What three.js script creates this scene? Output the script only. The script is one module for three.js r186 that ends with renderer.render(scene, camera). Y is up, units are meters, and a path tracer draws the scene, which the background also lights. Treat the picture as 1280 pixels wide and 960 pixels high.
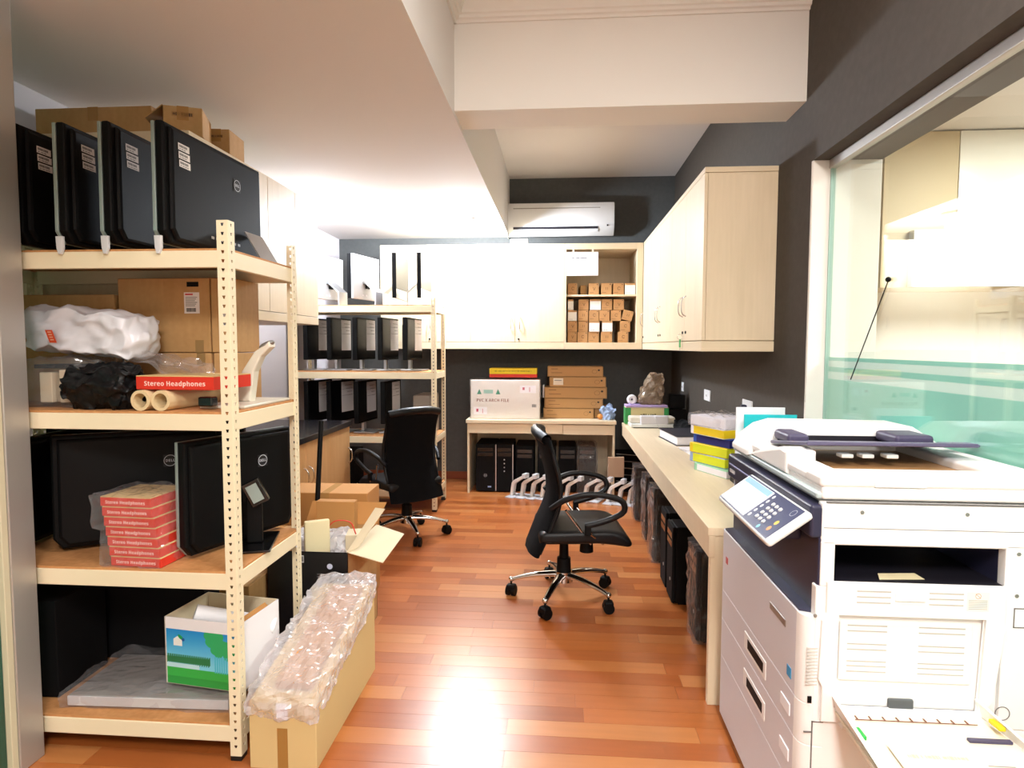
import * as THREE from 'three';
import { RoundedBoxGeometry } from 'three/addons/geometries/RoundedBoxGeometry.js';
import { mergeGeometries, toCreasedNormals, mergeVertices } from 'three/addons/utils/BufferGeometryUtils.js';
import { ImprovedNoise } from 'three/addons/math/ImprovedNoise.js';
import { RectAreaLightUniformsLib } from 'three/addons/lights/RectAreaLightUniformsLib.js';

// ------------------------------------------------------------ camera, light, exposure
const scene = new THREE.Scene();
const renderer = new THREE.WebGLRenderer({ antialias: true });
renderer.toneMapping = THREE.LinearToneMapping;
renderer.toneMappingExposure = 1.38;
renderer.shadowMap.enabled = true;
RectAreaLightUniformsLib.init();
const camera = new THREE.PerspectiveCamera(64.14, 1280 / 960, 0.05, 60);
camera.position.set(0, 1.5, 0);
camera.rotation.set(-0.0613, 0.0769, 0.002, 'YXZ');
scene.background = new THREE.Color(0x000000);

const COOL = 0xe8f2ff, WARM = 0xfffaf6;
// every lamp of the place: position (x, height, depth into the room), size, strength
const DOWNLIGHTS = [
  { p: [-0.9, 2.7, 5.84], r: 0.115, I: 11.5, c: COOL, label: 'round white ceiling lamp in front of the pale wall cupboards' },
  { p: [-2.02, 2.7, 5.08], r: 0.115, I: 3, c: COOL, label: 'round white ceiling lamp above the monitor rack by the left wall' },
];
const PANELS = [   // square ceiling panels: x, height, depth, width, length, intensity
  { p: [0.32, 3.33, 1.1], w: 0.6, l: 0.6, I: 28, c: WARM, label: 'square ceiling light panel in front of the white beam' },
  { p: [0.32, 3.33, -1.2], w: 0.6, l: 1.2, I: 58, c: WARM, label: 'square ceiling light panel behind the copier corner' },
  { p: [3.0, 2.9, 2.6], w: 0.6, l: 1.2, I: 46, c: 0xfffcf8, label: 'long ceiling light panel in the room behind the glass' },
];

// ------------------------------------------------------------ helpers
let seed = 12345;
const rnd = () => { seed = (seed * 1664525 + 1013904223) >>> 0; return seed / 4294967296; };
const rr = (a, b) => a + (b - a) * rnd();
const noise = new ImprovedNoise();
const N = (x, y, z) => noise.noise(x, y, z);
const taken = {};
function numbered(n) { if (!(n in taken)) { taken[n] = 0; return n; } taken[n]++; return n + '_' + String(taken[n]).padStart(3, '0'); }
const shadow = o => { o.castShadow = true; o.receiveShadow = true; return o; };
// top-level thing: a Group at its base (x, y, depth)
function thing(name, label, category, [x, y, d] = [0, 0, 0], turn = 0, group) {
  const o = new THREE.Group(); o.name = numbered(name); scene.add(o);
  o.position.set(x, y, -d); o.rotation.y = turn; o.userData = { label, category };
  if (group) o.userData.group = group;
  return o;
}
function part(name, geo, mat, parent, label) {
  const m = shadow(new THREE.Mesh(Array.isArray(geo) ? merge(geo) : geo, mat)); m.name = name; parent.add(m);
  if (label) m.userData.label = label;
  return m;
}
function one(name, label, category, geo, mat, [x, y, d] = [0, 0, 0], turn = 0, group) {   // a thing that is one mesh
  const m = shadow(new THREE.Mesh(Array.isArray(geo) ? merge(geo) : geo, mat)); m.name = numbered(name); scene.add(m);
  m.position.set(x, y, -d); m.rotation.y = turn; m.userData = { label, category };
  if (group) m.userData.group = group;
  return m;
}
function copy(src, [x, y, d], turn, label, group) {
  const c = src.clone(); c.name = numbered(src.name.replace(/_\d{3}$/, '')); scene.add(c);
  c.position.set(x, y, -d); c.rotation.y = turn; c.userData = { ...src.userData };
  if (label) c.userData.label = label;
  if (group) c.userData.group = group;
  return c;
}
function struct(name, label, category) { const g = new THREE.Group(); g.name = name; g.userData = { kind: 'structure', label, category }; scene.add(g); return g; }
function merge(list) {
  const l = list.map(g => { const q = g.index ? g.toNonIndexed() : g; for (const k of Object.keys(q.attributes)) if (!['position', 'normal', 'uv'].includes(k)) q.deleteAttribute(k); return q; });
  return mergeGeometries(l);
}
// uv in metres by the dominant direction of each face
function muv(g, s = 1, ox = 0, oy = 0) {
  g = g.index ? g.toNonIndexed() : g;
  const p = g.attributes.position, uv = new Float32Array(p.count * 2), a = new THREE.Vector3(), b = new THREE.Vector3(), c = new THREE.Vector3();
  for (let i = 0; i < p.count; i += 3) {
    a.fromBufferAttribute(p, i); b.fromBufferAttribute(p, i + 1); c.fromBufferAttribute(p, i + 2);
    const n = b.clone().sub(a).cross(c.clone().sub(a)); const ax = Math.abs(n.x), ay = Math.abs(n.y), az = Math.abs(n.z);
    [a, b, c].forEach((v, k) => { let u, w; if (ay >= ax && ay >= az) { u = v.x; w = v.z; } else if (ax >= az) { u = v.z; w = v.y; } else { u = v.x; w = v.y; }
      uv[(i + k) * 2] = u * s + ox; uv[(i + k) * 2 + 1] = w * s + oy; });
  }
  g.setAttribute('uv', new THREE.BufferAttribute(uv, 2)); return g;
}
// box by ranges (local x, y, z), optionally with rounded edges
function bx(x0, x1, y0, y1, z0, z1, r = 0) {
  const w = Math.abs(x1 - x0), h = Math.abs(y1 - y0), d = Math.abs(z1 - z0);
  const g = r > 0 ? new RoundedBoxGeometry(w, h, d, 1, Math.min(r, w / 2.01, h / 2.01, d / 2.01)) : new THREE.BoxGeometry(w, h, d);
  g.translate((x0 + x1) / 2, (y0 + y1) / 2, (z0 + z1) / 2); return muv(g);
}
const cyl = (r0, r1, h, seg = 16, open = false) => new THREE.CylinderGeometry(r0, r1, h, seg, 1, open);
function rod(a, b, r, seg = 8, r2 = r) {   // straight round bar between two points
  const A = new THREE.Vector3(...a), B = new THREE.Vector3(...b), L = A.distanceTo(B);
  const g = cyl(r2, r, L, seg); g.translate(0, L / 2, 0);
  g.applyQuaternion(new THREE.Quaternion().setFromUnitVectors(new THREE.Vector3(0, 1, 0), B.clone().sub(A).normalize())); g.translate(...a); return g;
}
function tube(pts, r, n = 32, seg = 8, closed = false) { return new THREE.TubeGeometry(new THREE.CatmullRomCurve3(pts.map(p => new THREE.Vector3(...p)), closed), n, r, seg, closed); }
function extr(pts, depth, bevel = 0, holes = []) {   // polygon in x, y pushed along z, centred on z
  const s = new THREE.Shape(pts.map(p => new THREE.Vector2(p[0], p[1])));
  for (const h of holes) s.holes.push(new THREE.Path(h.map(p => new THREE.Vector2(p[0], p[1]))));
  const g = new THREE.ExtrudeGeometry(s, { depth: depth - 2 * bevel, bevelEnabled: bevel > 0, bevelSize: bevel, bevelThickness: bevel, bevelOffset: -bevel, bevelSegments: 2, curveSegments: 8 });
  g.translate(0, 0, -depth / 2 + bevel); return g;
}
const T = (g, x, y, z) => { g.translate(x, y, z); return g; };
// quad sheet with thickness, from 4 corners
function sheet(a, b, c, d, t = 0.003) {
  const P = [a, b, c, d].map(p => new THREE.Vector3(...p)); const n = P[1].clone().sub(P[0]).cross(P[3].clone().sub(P[0])).normalize().multiplyScalar(t);
  const Q = P.map(p => p.clone().add(n)); const v = [...P, ...Q];
  const f = [[4, 5, 6], [4, 6, 7], [0, 2, 1], [0, 3, 2], [0, 1, 5], [0, 5, 4], [1, 2, 6], [1, 6, 5], [2, 3, 7], [2, 7, 6], [3, 0, 4], [3, 4, 7]];
  const pos = []; for (const t3 of f) for (const i of t3) pos.push(v[i].x, v[i].y, v[i].z);
  const g = new THREE.BufferGeometry(); g.setAttribute('position', new THREE.Float32BufferAttribute(pos, 3)); g.computeVertexNormals(); return muv(g);
}
// lumpy rounded body (bags, cloth, film): box of nx*ny*nz cells pushed towards an ellipsoid by k, then crumpled by noise
function lump(w, h, d, { seg = 14, segs, round = 0.5, amp = 0.02, freq = 8, s = 0, flatBottom = true, crease = false, shape } = {}) {
  let g = new THREE.BoxGeometry(w, h, d, ...(segs || [seg, seg, seg])); g.deleteAttribute('uv'); g.deleteAttribute('normal'); g = mergeVertices(g, 1e-5);
  const p = g.attributes.position, v = new THREE.Vector3();
  for (let i = 0; i < p.count; i++) {
    v.fromBufferAttribute(p, i);
    const q = new THREE.Vector3(v.x / w * 2, v.y / h * 2, v.z / d * 2), m = Math.max(Math.abs(q.x), Math.abs(q.y), Math.abs(q.z)) || 1, l = q.length() || 1;
    const k = 1 - round + round * m / l; q.multiplyScalar(k);
    v.set(q.x * w / 2, q.y * h / 2, q.z * d / 2);
    if (shape) shape(v, w, h, d);
    const nn = a => N(v.x * freq + a + s, v.y * freq + a * 2, v.z * freq + a * 3), n2 = a => N(v.x * freq * 2.7 + a + s, v.y * freq * 2.7 - a, v.z * freq * 2.7 + a);
    v.x += amp * (nn(1.3) + 0.5 * n2(5)); v.z += amp * (nn(7.7) + 0.5 * n2(9)); v.y += amp * (nn(4.1) + 0.5 * n2(2));
    if (flatBottom && v.y < -h / 2 + amp * 0.4) v.y = -h / 2;
    p.setXYZ(i, v.x, v.y, v.z);
  }
  g.translate(0, h / 2, 0);
  if (crease) { g = g.toNonIndexed(); }
  g.computeVertexNormals(); return muv(g);
}

// ------------------------------------------------------------ textures
function canvas(w, h, draw) { const c = document.createElement('canvas'); c.width = w; c.height = h; draw(c.getContext('2d'), w, h); const t = new THREE.CanvasTexture(c); t.colorSpace = THREE.SRGBColorSpace; t.anisotropy = 4; return t; }
function dataTex(w, h, f, srgb = true) {
  const a = new Uint8Array(w * h * 4);
  for (let y = 0; y < h; y++) for (let x = 0; x < w; x++) { const c = f(x / w, y / h), i = (y * w + x) * 4; for (let k = 0; k < 3; k++) a[i + k] = Math.max(0, Math.min(255, c[k])); a[i + 3] = 255; }
  const t = new THREE.DataTexture(a, w, h); t.magFilter = THREE.LinearFilter; t.minFilter = THREE.LinearMipmapLinearFilter; t.generateMipmaps = true;
  t.wrapS = t.wrapT = THREE.RepeatWrapping; if (srgb) t.colorSpace = THREE.SRGBColorSpace; t.needsUpdate = true; return t;
}
// wood: grain runs along v (vertical) unless turned
function woodTex(c, amp, { along = 'v', fine = 60, coarse = 5, w = 256, h = 256, s = 0 } = {}) {
  return dataTex(w, h, (u, v) => { const a = along === 'v' ? u : v, b = along === 'v' ? v : u;
    const A = 2 * Math.PI * a, n = N(Math.cos(A) * fine / 6.28 + s, Math.sin(A) * fine / 6.28, b * 2 + s) * 0.6 + N(Math.cos(A) * coarse / 6.28 + 3, Math.sin(A) * coarse / 6.28 + s, b * 3) * 0.8 + N(a * 90, b * 9, s) * 0.3;
    return c.map((q, k) => q + amp * n * (k === 2 ? 1.2 : 1)); });
}
const mapleT = woodTex([231, 213, 181], 7);
const mapleHT = woodTex([231, 213, 181], 7, { along: 'h' });
const brownT = woodTex([196, 150, 98], 10, { s: 4 });
const boardT = dataTex(128, 128, (u, v) => { const n = N(u * 60, v * 60, 1) * 14 + N(u * 14, v * 14, 5) * 10; return [196 + n, 138 + n, 84 + n]; });
const cardT = dataTex(128, 128, (u, v) => { const n = N(u * 50, v * 6, 1) * 5 + N(u * 5, v * 5, 2) * 9 + N(u * 64, v * 64, 9) * 5; return [192 + n, 150 + n, 98 + n]; });
const noiseT = (f, c, amp) => dataTex(256, 256, (u, v) => { const n = N(u * f, v * f, 1.7) + 0.5 * N(u * f * 3, v * f * 3, 4.2); return c.map(q => q + amp * n); });
const crinkleT = dataTex(256, 256, (u, v) => { let n = 0; for (let k = 0; k < 4; k++) { const a = k * 0.83 + 0.3, q = (u * Math.cos(a) + v * Math.sin(a)); n += Math.abs(N(q * (14 + 5 * k), (u * Math.sin(a) - v * Math.cos(a)) * 5, k * 7.1)); } const c = 255 - n * 190; return [c, c, c]; }, false);
const meshT = dataTex(64, 64, (u, v) => { const c = ((Math.sin(u * 100.53) > 0) !== (Math.sin(v * 100.53) > 0)) ? 255 : 120; return [c, c, c]; }, false);
const plasterT = dataTex(256, 256, (u, v) => { const n = 128 + N(u * 90, v * 90, 3) * 60 + N(u * 30, v * 30, 8) * 40; return [n, n, n]; }, false);

// ------------------------------------------------------------ materials
const std = (color, roughness = 0.6, o = {}) => new THREE.MeshStandardMaterial({ color, roughness, ...o });
const phy = (color, roughness, o) => new THREE.MeshPhysicalMaterial({ color, roughness, ...o });
const M = {
  white: std(0xece9e2, 0.85, { bumpMap: plasterT, bumpScale: 0.0006 }), ceiling: std(0xe6e2de, 0.9, { bumpMap: plasterT, bumpScale: 0.0006 }),
  wallDark: std(0xffffff, 0.8, { map: noiseT(30, [66, 59, 52], 4), bumpMap: plasterT, bumpScale: 0.0005 }),
  wallSlate: std(0xffffff, 0.8, { map: noiseT(30, [86, 88, 87], 4), bumpMap: plasterT, bumpScale: 0.0005 }),
  wallLeft: std(0xc9c3c6, 0.85), skirting: std(0x8a4324, 0.45),
  maple: std(0xffffff, 0.42, { map: mapleT }), mapleH: std(0xffffff, 0.4, { map: mapleHT }), mapleEdge: std(0xe9cb94, 0.5),
  brown: std(0xffffff, 0.45, { map: brownT }), counter: std(0x15151a, 0.2),
  rack: std(0xf0e3c2, 0.45), rackBoard: std(0xffffff, 0.75, { map: boardT }), rackFoot: std(0x151515, 0.5),
  card: std(0xffffff, 0.85, { map: cardT }), cardPale: std(0xe2d2b2, 0.85), cardOrange: std(0xc08a4e, 0.85),
  black: phy(0x070708, 0.55, { specularIntensity: 0.35 }), blackGloss: phy(0x08080a, 0.18, { clearcoat: 0.4, clearcoatRoughness: 0.1 }), blackMatte: phy(0x08080a, 0.8, { specularIntensity: 0.4 }), screen: phy(0x060607, 0.3, { specularIntensity: 0.35 }),
  blackFabric: phy(0x08080a, 0.95, { specularIntensity: 0.3, bumpMap: meshT, bumpScale: 0.0006 }), leather: phy(0x0a0a0d, 0.45, { specularIntensity: 0.6 }), plasticBag: phy(0x08080a, 0.45, { specularIntensity: 0.6, bumpMap: crinkleT, bumpScale: 0.003 }),
  bezel: std(0x9aaaa6, 0.4, { metalness: 0.3 }), silver: std(0xc9cbcf, 0.32, { metalness: 0.75 }), silverFlat: std(0xd4d6d8, 0.4), chrome: std(0xd8d8d8, 0.12, { metalness: 1 }), steel: std(0xa9a7a4, 0.38, { metalness: 0.8 }),
  paper: std(0xf2f0f4, 0.8), foam: std(0xe8dab0, 0.85), copier: std(0xf1f0ee, 0.45), copierGrey: std(0xd9d8de, 0.45), copierNavy: std(0x2c2c44, 0.42), copierDark: std(0x17151f, 0.5), copierGuide: std(0x4a4560, 0.45), copierTray: std(0xe7ddc8, 0.5), line: std(0x6c6a68, 0.8), copierRim: std(0xe6eaea, 0.4),
  red: std(0xd8331f, 0.55), yellow: std(0xf2d21f, 0.5), yellowLime: std(0xe6ea2a, 0.5), blue: std(0x2b4fb0, 0.5), navy: std(0x2a2a78, 0.5), cyan: std(0x16c0cc, 0.5), green: std(0x2e9a4c, 0.5), teal: std(0x3f9a86, 0.5), lightBlue: std(0x9fb6dc, 0.6), paleGreen: std(0x9fd6ae, 0.5), lilac: std(0xb9a4d8, 0.6),
  film: phy(0xfbfafc, 0.1, { transmission: 0.94, thickness: 0, ior: 1.45, bumpMap: crinkleT, bumpScale: 0.004, specularIntensity: 1 }),
  filmCloud: phy(0xf8f6fa, 0.14, { transmission: 0.7, thickness: 0, ior: 1.45, bumpMap: crinkleT, bumpScale: 0.005 }),
  filmWhite: phy(0xf0eef2, 0.28, { transmission: 0.35, thickness: 0, ior: 1.45, bumpMap: crinkleT, bumpScale: 0.004 }),
  filmSmooth: phy(0xfdfcfd, 0.06, { transmission: 0.97, thickness: 0, ior: 1.45 }),
  glass: phy(0xf7fcfa, 0.0, { transmission: 1, thickness: 0, ior: 1.5 }),
  frost: phy(0xb9e6dc, 0.6, { transmission: 0.3, thickness: 0, ior: 1.4 }), frostWhite: phy(0xf0f7f4, 0.55, { transmission: 0.35, thickness: 0, ior: 1.4 }), frostPale: phy(0xdcefec, 0.5, { transmission: 0.6, thickness: 0, ior: 1.4 }),
  alu: std(0xb9b4ae, 0.4, { metalness: 0.55 }), tan: std(0xd9b97e, 0.7), tubePaper: std(0xe3cb9d, 0.8), socket: std(0xeef0f2, 0.4), bagWhite: phy(0xdcdce2, 0.35, { clearcoat: 0.3 }),
  beige: std(0xc9b48c, 0.5), gloss: phy(0xf3efe4, 0.25, { clearcoat: 0.6, clearcoatRoughness: 0.1 }),
};
for (const k of ['white', 'ceiling', 'wallDark', 'wallSlate']) { const b = M[k].bumpMap; b.repeat.set(1, 1); }
const glow = c => new THREE.MeshStandardMaterial({ color: 0xffffff, emissive: c, emissiveIntensity: 2.5, roughness: 0.6 });

// flat print: a thin plate carrying a drawn texture; faces +z before it is turned
function printMat(w, h, draw, ppm = 1200, rough = 0.6) { const t = canvas(Math.max(16, Math.min(1024, Math.round(w * ppm))), Math.max(16, Math.min(1024, Math.round(h * ppm))), draw); return std(0xffffff, rough, { map: t }); }
function plate(w, h, t = 0.0006) { const g = new THREE.PlaneGeometry(w, h); g.translate(0, 0, t); return g; }
function print(name, parent, w, h, mat, [x, y, z], ry = 0, rx = 0, rz = 0) {
  const m = part(name, plate(w, h), mat, parent); m.rotation.set(rx, ry, rz, 'YXZ'); m.position.set(x, y, z); return m;
}
const fillText = (g, s, x, y, font, col, align = 'left') => { g.font = font; g.fillStyle = col; g.textAlign = align; g.textBaseline = 'middle'; g.fillText(s, x, y); };
const scribble = (g, x, y, w, h, col) => { g.fillStyle = col; let q = x, k = 5; while (q < x + w - h * 0.3) { k = (k * 29 + 13) % 83; const b = h * (0.25 + (k % 5) * 0.12); g.fillRect(q, y - h * (0.35 + (k % 3) * 0.07), Math.min(b, x + w - q), h * (0.7 + (k % 3) * 0.14)); q += b + h * (k % 4 === 0 ? 0.55 : 0.16); } };   // print too small to read
const barcode = (g, x, y, w, h, c = '#333') => { let q = x, k = 7; g.fillStyle = c; while (q < x + w) { k = (k * 37 + 11) % 97; const b = 1 + k % 3; g.fillRect(q, y, b, h); q += b + 1 + (k % 2); } };

// ============================================================ THE ROOM
const XL = -2.48, XR = 1.2247, DB = 6.816, DF = -2.6, XS = -0.555, HL = 2.7, HH = 3.33;
// ---- floor: a slab carrying separate laminate strips
{
  const fl = struct('floor', 'glossy orange brown laminate strip floor', 'floor');
  part('slab', bx(XL - 0.2, XR + 0.4, -0.12, -0.004, -DB - 0.2, -DF + 0.2), std(0x8a4a22, 0.5), fl);
  const grain = woodTex([235, 232, 228], 14, { along: 'h', fine: 40, coarse: 6, s: 2 });
  const tones = [0xc2723a, 0xb8662f, 0xcc8046, 0xae5f2b, 0xc8763b, 0xbd6d38, 0xd28a50].map(c => phy(c, 0.32, { map: grain, clearcoat: 0.5, clearcoatRoughness: 0.26, bumpMap: grain, bumpScale: 0.0002 }));
  const W = 0.098, x0 = XL, x1 = XR + 0.3;
  const lens = [0.62, 0.74, 0.86, 0.98, 1.1].map(l => l); const geos = {};
  const rest = []; let count = 0;
  for (let d = 1.3; d < DB; d += W) {
    const w = Math.min(W, DB - d);
    let x = -1.95 - rr(0, 0.6);
    while (x < 0.95) {
      const L = lens[Math.floor(rnd() * lens.length)], key = L + '_' + w.toFixed(4);
      if (!geos[key]) geos[key] = [0, 1, 2].map(k => muv(new THREE.BoxGeometry(L - 0.0012, 0.004, w - 0.0012), 0.9, k * 0.37, k * 0.21));
      const q = geos[key][Math.floor(rnd() * 3)], mt = tones[Math.floor(rnd() * tones.length)];
      const m = part('plank', q, mt, fl); m.position.set(x + L / 2, -0.002, -(d + w / 2)); m.name = 'plank'; count++;
      x += L;
    }
  }
  // strips further off or out of the picture
  for (let d = DF; d < 1.3; d += W) for (let x = XL; x < x1; x += 0.86) rest.push(T(new THREE.BoxGeometry(0.8588, 0.004, W - 0.0012), x + 0.43, -0.002, -(d + W / 2)));
  const g = muv(merge(rest), 0.9); const r = part('far_planks', g, tones[0], fl); r.userData.kind = 'stuff';
}
// ---- ceilings
{
  const c = struct('ceiling', 'white ceiling, low on the left and high on the right', 'ceiling');
  part('low_ceiling', bx(XL - 0.2, XS, HL, HH + 0.2, -DB - 0.2, -DF + 0.2), M.ceiling, c);
  part('high_ceiling', bx(XS, XR + 0.4, HH, HH + 0.2, -DB - 0.2, -DF + 0.2), M.ceiling, c);
}
{ // ---- beam with cornice
  const b = struct('trim_1', 'white ceiling beam with moulded cornice', 'beam');
  part('beam', bx(XS, XR, 2.727, HH, -3.53, -3.25), M.white, b);
  const prof = [[0, 0], [0.012, 0], [0.016, 0.012], [0.03, 0.016], [0.034, 0.03], [0.045, 0.034], [0.05, 0.05], [0.07, 0.09], [0.11, 0.125], [0.13, 0.13], [0.13, 0.165], [0, 0.165]];
  const L = XR - XS, g = extr(prof.map(p => [p[0], p[1]]), L, 0); g.rotateY(-Math.PI / 2); g.translate((XS + XR) / 2, HH - 0.165, -3.25);
  part('cornice', muv(g), M.white, b);
  const g2 = extr(prof, 3.25 - DF, 0); g2.translate(XS, HH - 0.165, -(3.25 + DF) / 2);
  part('side_cornice', muv(g2), M.white, b);
}
// ---- walls
{
  const w = struct('wall_back', 'dark slate painted end wall', 'wall');
  part('wall_surface', bx(XL - 0.2, XR + 0.4, -0.12, HH + 0.2, -DB - 0.2, -DB), M.wallSlate, w);
  const l = struct('wall_left', 'pale lilac grey side wall', 'wall');
  part('wall_surface', bx(XL - 0.2, XL, -0.12, HH + 0.2, -DB - 0.2, -DF + 0.2), M.wallLeft, l);
  const f = struct('wall_front', 'plain white wall behind the viewer', 'wall');
  part('wall_surface', bx(XL - 0.2, XR + 0.4, -0.12, HH + 0.2, -DF, -DF + 0.2), M.white, f);
  const r = struct('wall_right', 'dark grey brown wall with long glazed opening', 'wall');
  const X2 = 1.547, y0 = 0.1, y1 = 2.405, d0 = -1.5, d1 = 3.16;
  part('wall_surface', [bx(XR, X2, -0.12, HH + 0.2, -DB - 0.2, -d1), bx(XR, X2, -0.12, HH + 0.2, -d0, -DF + 0.2), bx(XR, X2, y1, HH + 0.2, -d1, -d0), bx(XR, X2, -0.12, y0, -d1, -d0)], M.wallDark, r);
  const s = struct('baseboard_back', 'reddish brown wooden skirting board', 'skirting');
  part('board', bx(XL, -0.95, 0, 0.085, -DB, -DB + 0.014, 0.003), M.skirting, s);
  // ---- glazed opening
  const win = struct('window_1', 'wide glass partition with teal frosted film and white jamb', 'window');
  part('jamb', bx(XR - 0.002, X2, y0, y1, -d1, -d1 + 0.02, 0.003), M.white, win);
  part('frame', [bx(1.298, 1.336, y1 - 0.042, y1, -d1 + 0.02, -d0, 0.003), bx(1.3, 1.334, y0, y0 + 0.04, -d1 + 0.02, -d0, 0.003)], M.alu, win);
  part('gasket', bx(1.306, 1.328, y0 + 0.04, y1 - 0.042, -d1 + 0.02, -d1 + 0.028), std(0x9dbdb2, 0.3), win);
  part('pane', bx(1.313, 1.321, y0 + 0.03, y1 - 0.03, -d1 + 0.024, -d0), M.glass, win);
  const film = (n, a, b, m) => part(n, bx(1.322, 1.3228, a, b, -d1 + 0.03, -d0), m, win);
  film('frosted_film', y0 + 0.04, 1.345, M.frost); film('white_stripe', 1.345, 1.381, M.frostWhite); film('frosted_stripe', 1.381, 1.404, M.frost); film('white_stripe', 1.404, 1.434, M.frostWhite); film('frosted_stripe', 1.434, 1.451, M.frost);
  // ---- the room behind the glass
  const n = struct('wall_beyond', 'bright white walls of the room behind the glass', 'wall');
  part('wall_surface', [bx(X2, 4.8, -0.12, 3.1, -4.8, -4.6), bx(4.6, 4.8, -0.12, 3.1, -4.6, 1.7), bx(X2, 4.8, -0.12, 3.1, 1.5, 1.7)], M.white, n);
  part('ceiling_panel', bx(X2, 4.8, 2.9, 3.1, -4.6, 1.5), M.ceiling, n);
  part('floor_panel', bx(X2, 4.8, -0.12, 0, -4.6, 1.5), std(0xb08a66, 0.5), n);
}
{ // cupboard seen through the glass
  const t = thing('wall_cupboard', 'beige and white wall cupboard in the room behind the glass', 'cupboard', [2.9, 1.89, 4.6]);
  part('side_panel', bx(-0.8, -0.34, 0, 1.0, 0, 0.36, 0.003), M.beige, t);
  part('upper_door', bx(-0.335, 1.1, 0.37, 1.0, 0, 0.36, 0.003), M.gloss, t);
  part('lower_door', bx(-0.63, 1.1, 0.0, 0.365, 0.36, 0.42, 0.003), M.gloss, t);
  part('carcass', bx(-0.335, 1.1, 0.0, 0.37, 0, 0.36, 0.003), M.beige, t);
}
one('black_bag', 'dark blurred bag standing behind the frosted film', 'bag', lump(0.13, 0.3, 0.34, { seg: 12, round: 0.7, amp: 0.03, freq: 9, s: 3 }), M.blackMatte, [1.46, 0.9, 2.82]);
one('low_ledge', 'white ledge along the foot of the glass carrying a dark bag', 'ledge', bx(-0.11, 0.11, -0.8, 0, -0.4, 1.2, 0.004), M.white, [1.44, 0.9, 2.7]);
{ // thin cord on the glass
  const t = thing('hanging_cord', 'thin dark cord with round black stopper stuck on the glass', 'cord', [1.311, 1.354, 2.87]);
  part('cord', rod([0, 0, 0], [0, 0.416, 0.29], 0.0022, 6), M.black, t);
  const s = new THREE.SphereGeometry(0.011, 12, 8); part('stopper', T(s, -0.002, 0.416, 0.29), M.black, t);
}
{ // aluminium partition post at the left
  const p = struct('trim_2', 'brushed aluminium partition post beside the shelf rack', 'post');
  part('post', bx(-2.02, -1.872, 0, HL, -2.025, -1.925, 0.004), M.alu, p);
  part('glazing_bead', bx(-1.9, -1.878, 0, HL, -1.925, -1.9, 0.003), std(0xcfc6a8, 0.5), p);
  part('edge_glass', bx(-1.91, -1.9, 0, HL, -1.9, 0.6), phy(0xbfe6dd, 0.02, { transmission: 1, thickness: 0, ior: 1.5 }), p);
}
// ---- lamps
for (const L of DOWNLIGHTS) {
  const t = thing('ceiling_lamp', L.label, 'lamp', L.p);
  part('housing', T(cyl(L.r, L.r + 0.008, 0.022, 32), 0, -0.011, 0), M.white, t);
  part('diffuser', T(cyl(L.r - 0.012, L.r - 0.02, 0.008, 32), 0, -0.025, 0), glow(L.c), t);
  const p = new THREE.PointLight(L.c, L.I, 0, 2); p.position.set(0, -0.11, 0); p.castShadow = true; p.shadow.radius = 4; t.add(p);
}
for (const L of PANELS) {
  const t = thing('ceiling_panel_light', L.label, 'lamp', L.p);
  part('frame', bx(-L.w / 2 - 0.02, L.w / 2 + 0.02, -0.02, 0, -L.l / 2 - 0.02, L.l / 2 + 0.02, 0.003), M.white, t);
  part('diffuser', bx(-L.w / 2, L.w / 2, -0.026, -0.019, -L.l / 2, L.l / 2), glow(L.c), t);
  const a = new THREE.RectAreaLight(L.c, L.I, L.w, L.l); a.position.set(0, -0.032, 0); a.rotation.x = -Math.PI / 2; t.add(a);
}

// ============================================================ FITTED FURNITURE
// arched pull handle, standing out along +z, running along y
function handleGeo(h = 0.13, out = 0.028, r = 0.0045) { return tube([[0, -h / 2, 0], [0, -h / 2 + 0.012, out * 0.7], [0, -h / 4, out], [0, h / 4, out], [0, h / 2 - 0.012, out * 0.7], [0, h / 2, 0]], r, 18, 6); }
function lockGeo() { const g = cyl(0.009, 0.009, 0.012, 12); g.rotateX(Math.PI / 2); return g; }
{ // back wall cupboards: four doors
  const W = [[-1.82, -1.35], [-1.35, -0.897], [-0.897, -0.444], [-0.444, 0.047]];
  const t = thing('wall_cupboard', 'pale maple wall cupboard row with arched handles under the air conditioner', 'cupboard', [0, 1.473, DB]);
  const zf = DB - 6.16;
  part('carcass', bx(-1.82, 0.045, 0, 1.045, 0, zf - 0.02), M.maple, t);
  part('bottom_rail', bx(-1.82, 0.045, 0, 0.066, zf - 0.02, zf, 0.002), M.mapleH, t);
  W.forEach(([a, b], i) => {
    const d = part('door', bx(a + 0.0015, b - 0.0015, 0.07, 1.045, zf - 0.02, zf, 0.002), M.maple, t);
    const hx = i % 2 ? a + 0.045 : b - 0.045;
    const h = part('handle', T(handleGeo(), hx, 0.26, zf), M.chrome, d); if (i === 3 || i === 1) part('lock', T(lockGeo(), hx - 0.01, 0.1, zf), M.black, d);
  });
}
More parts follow.
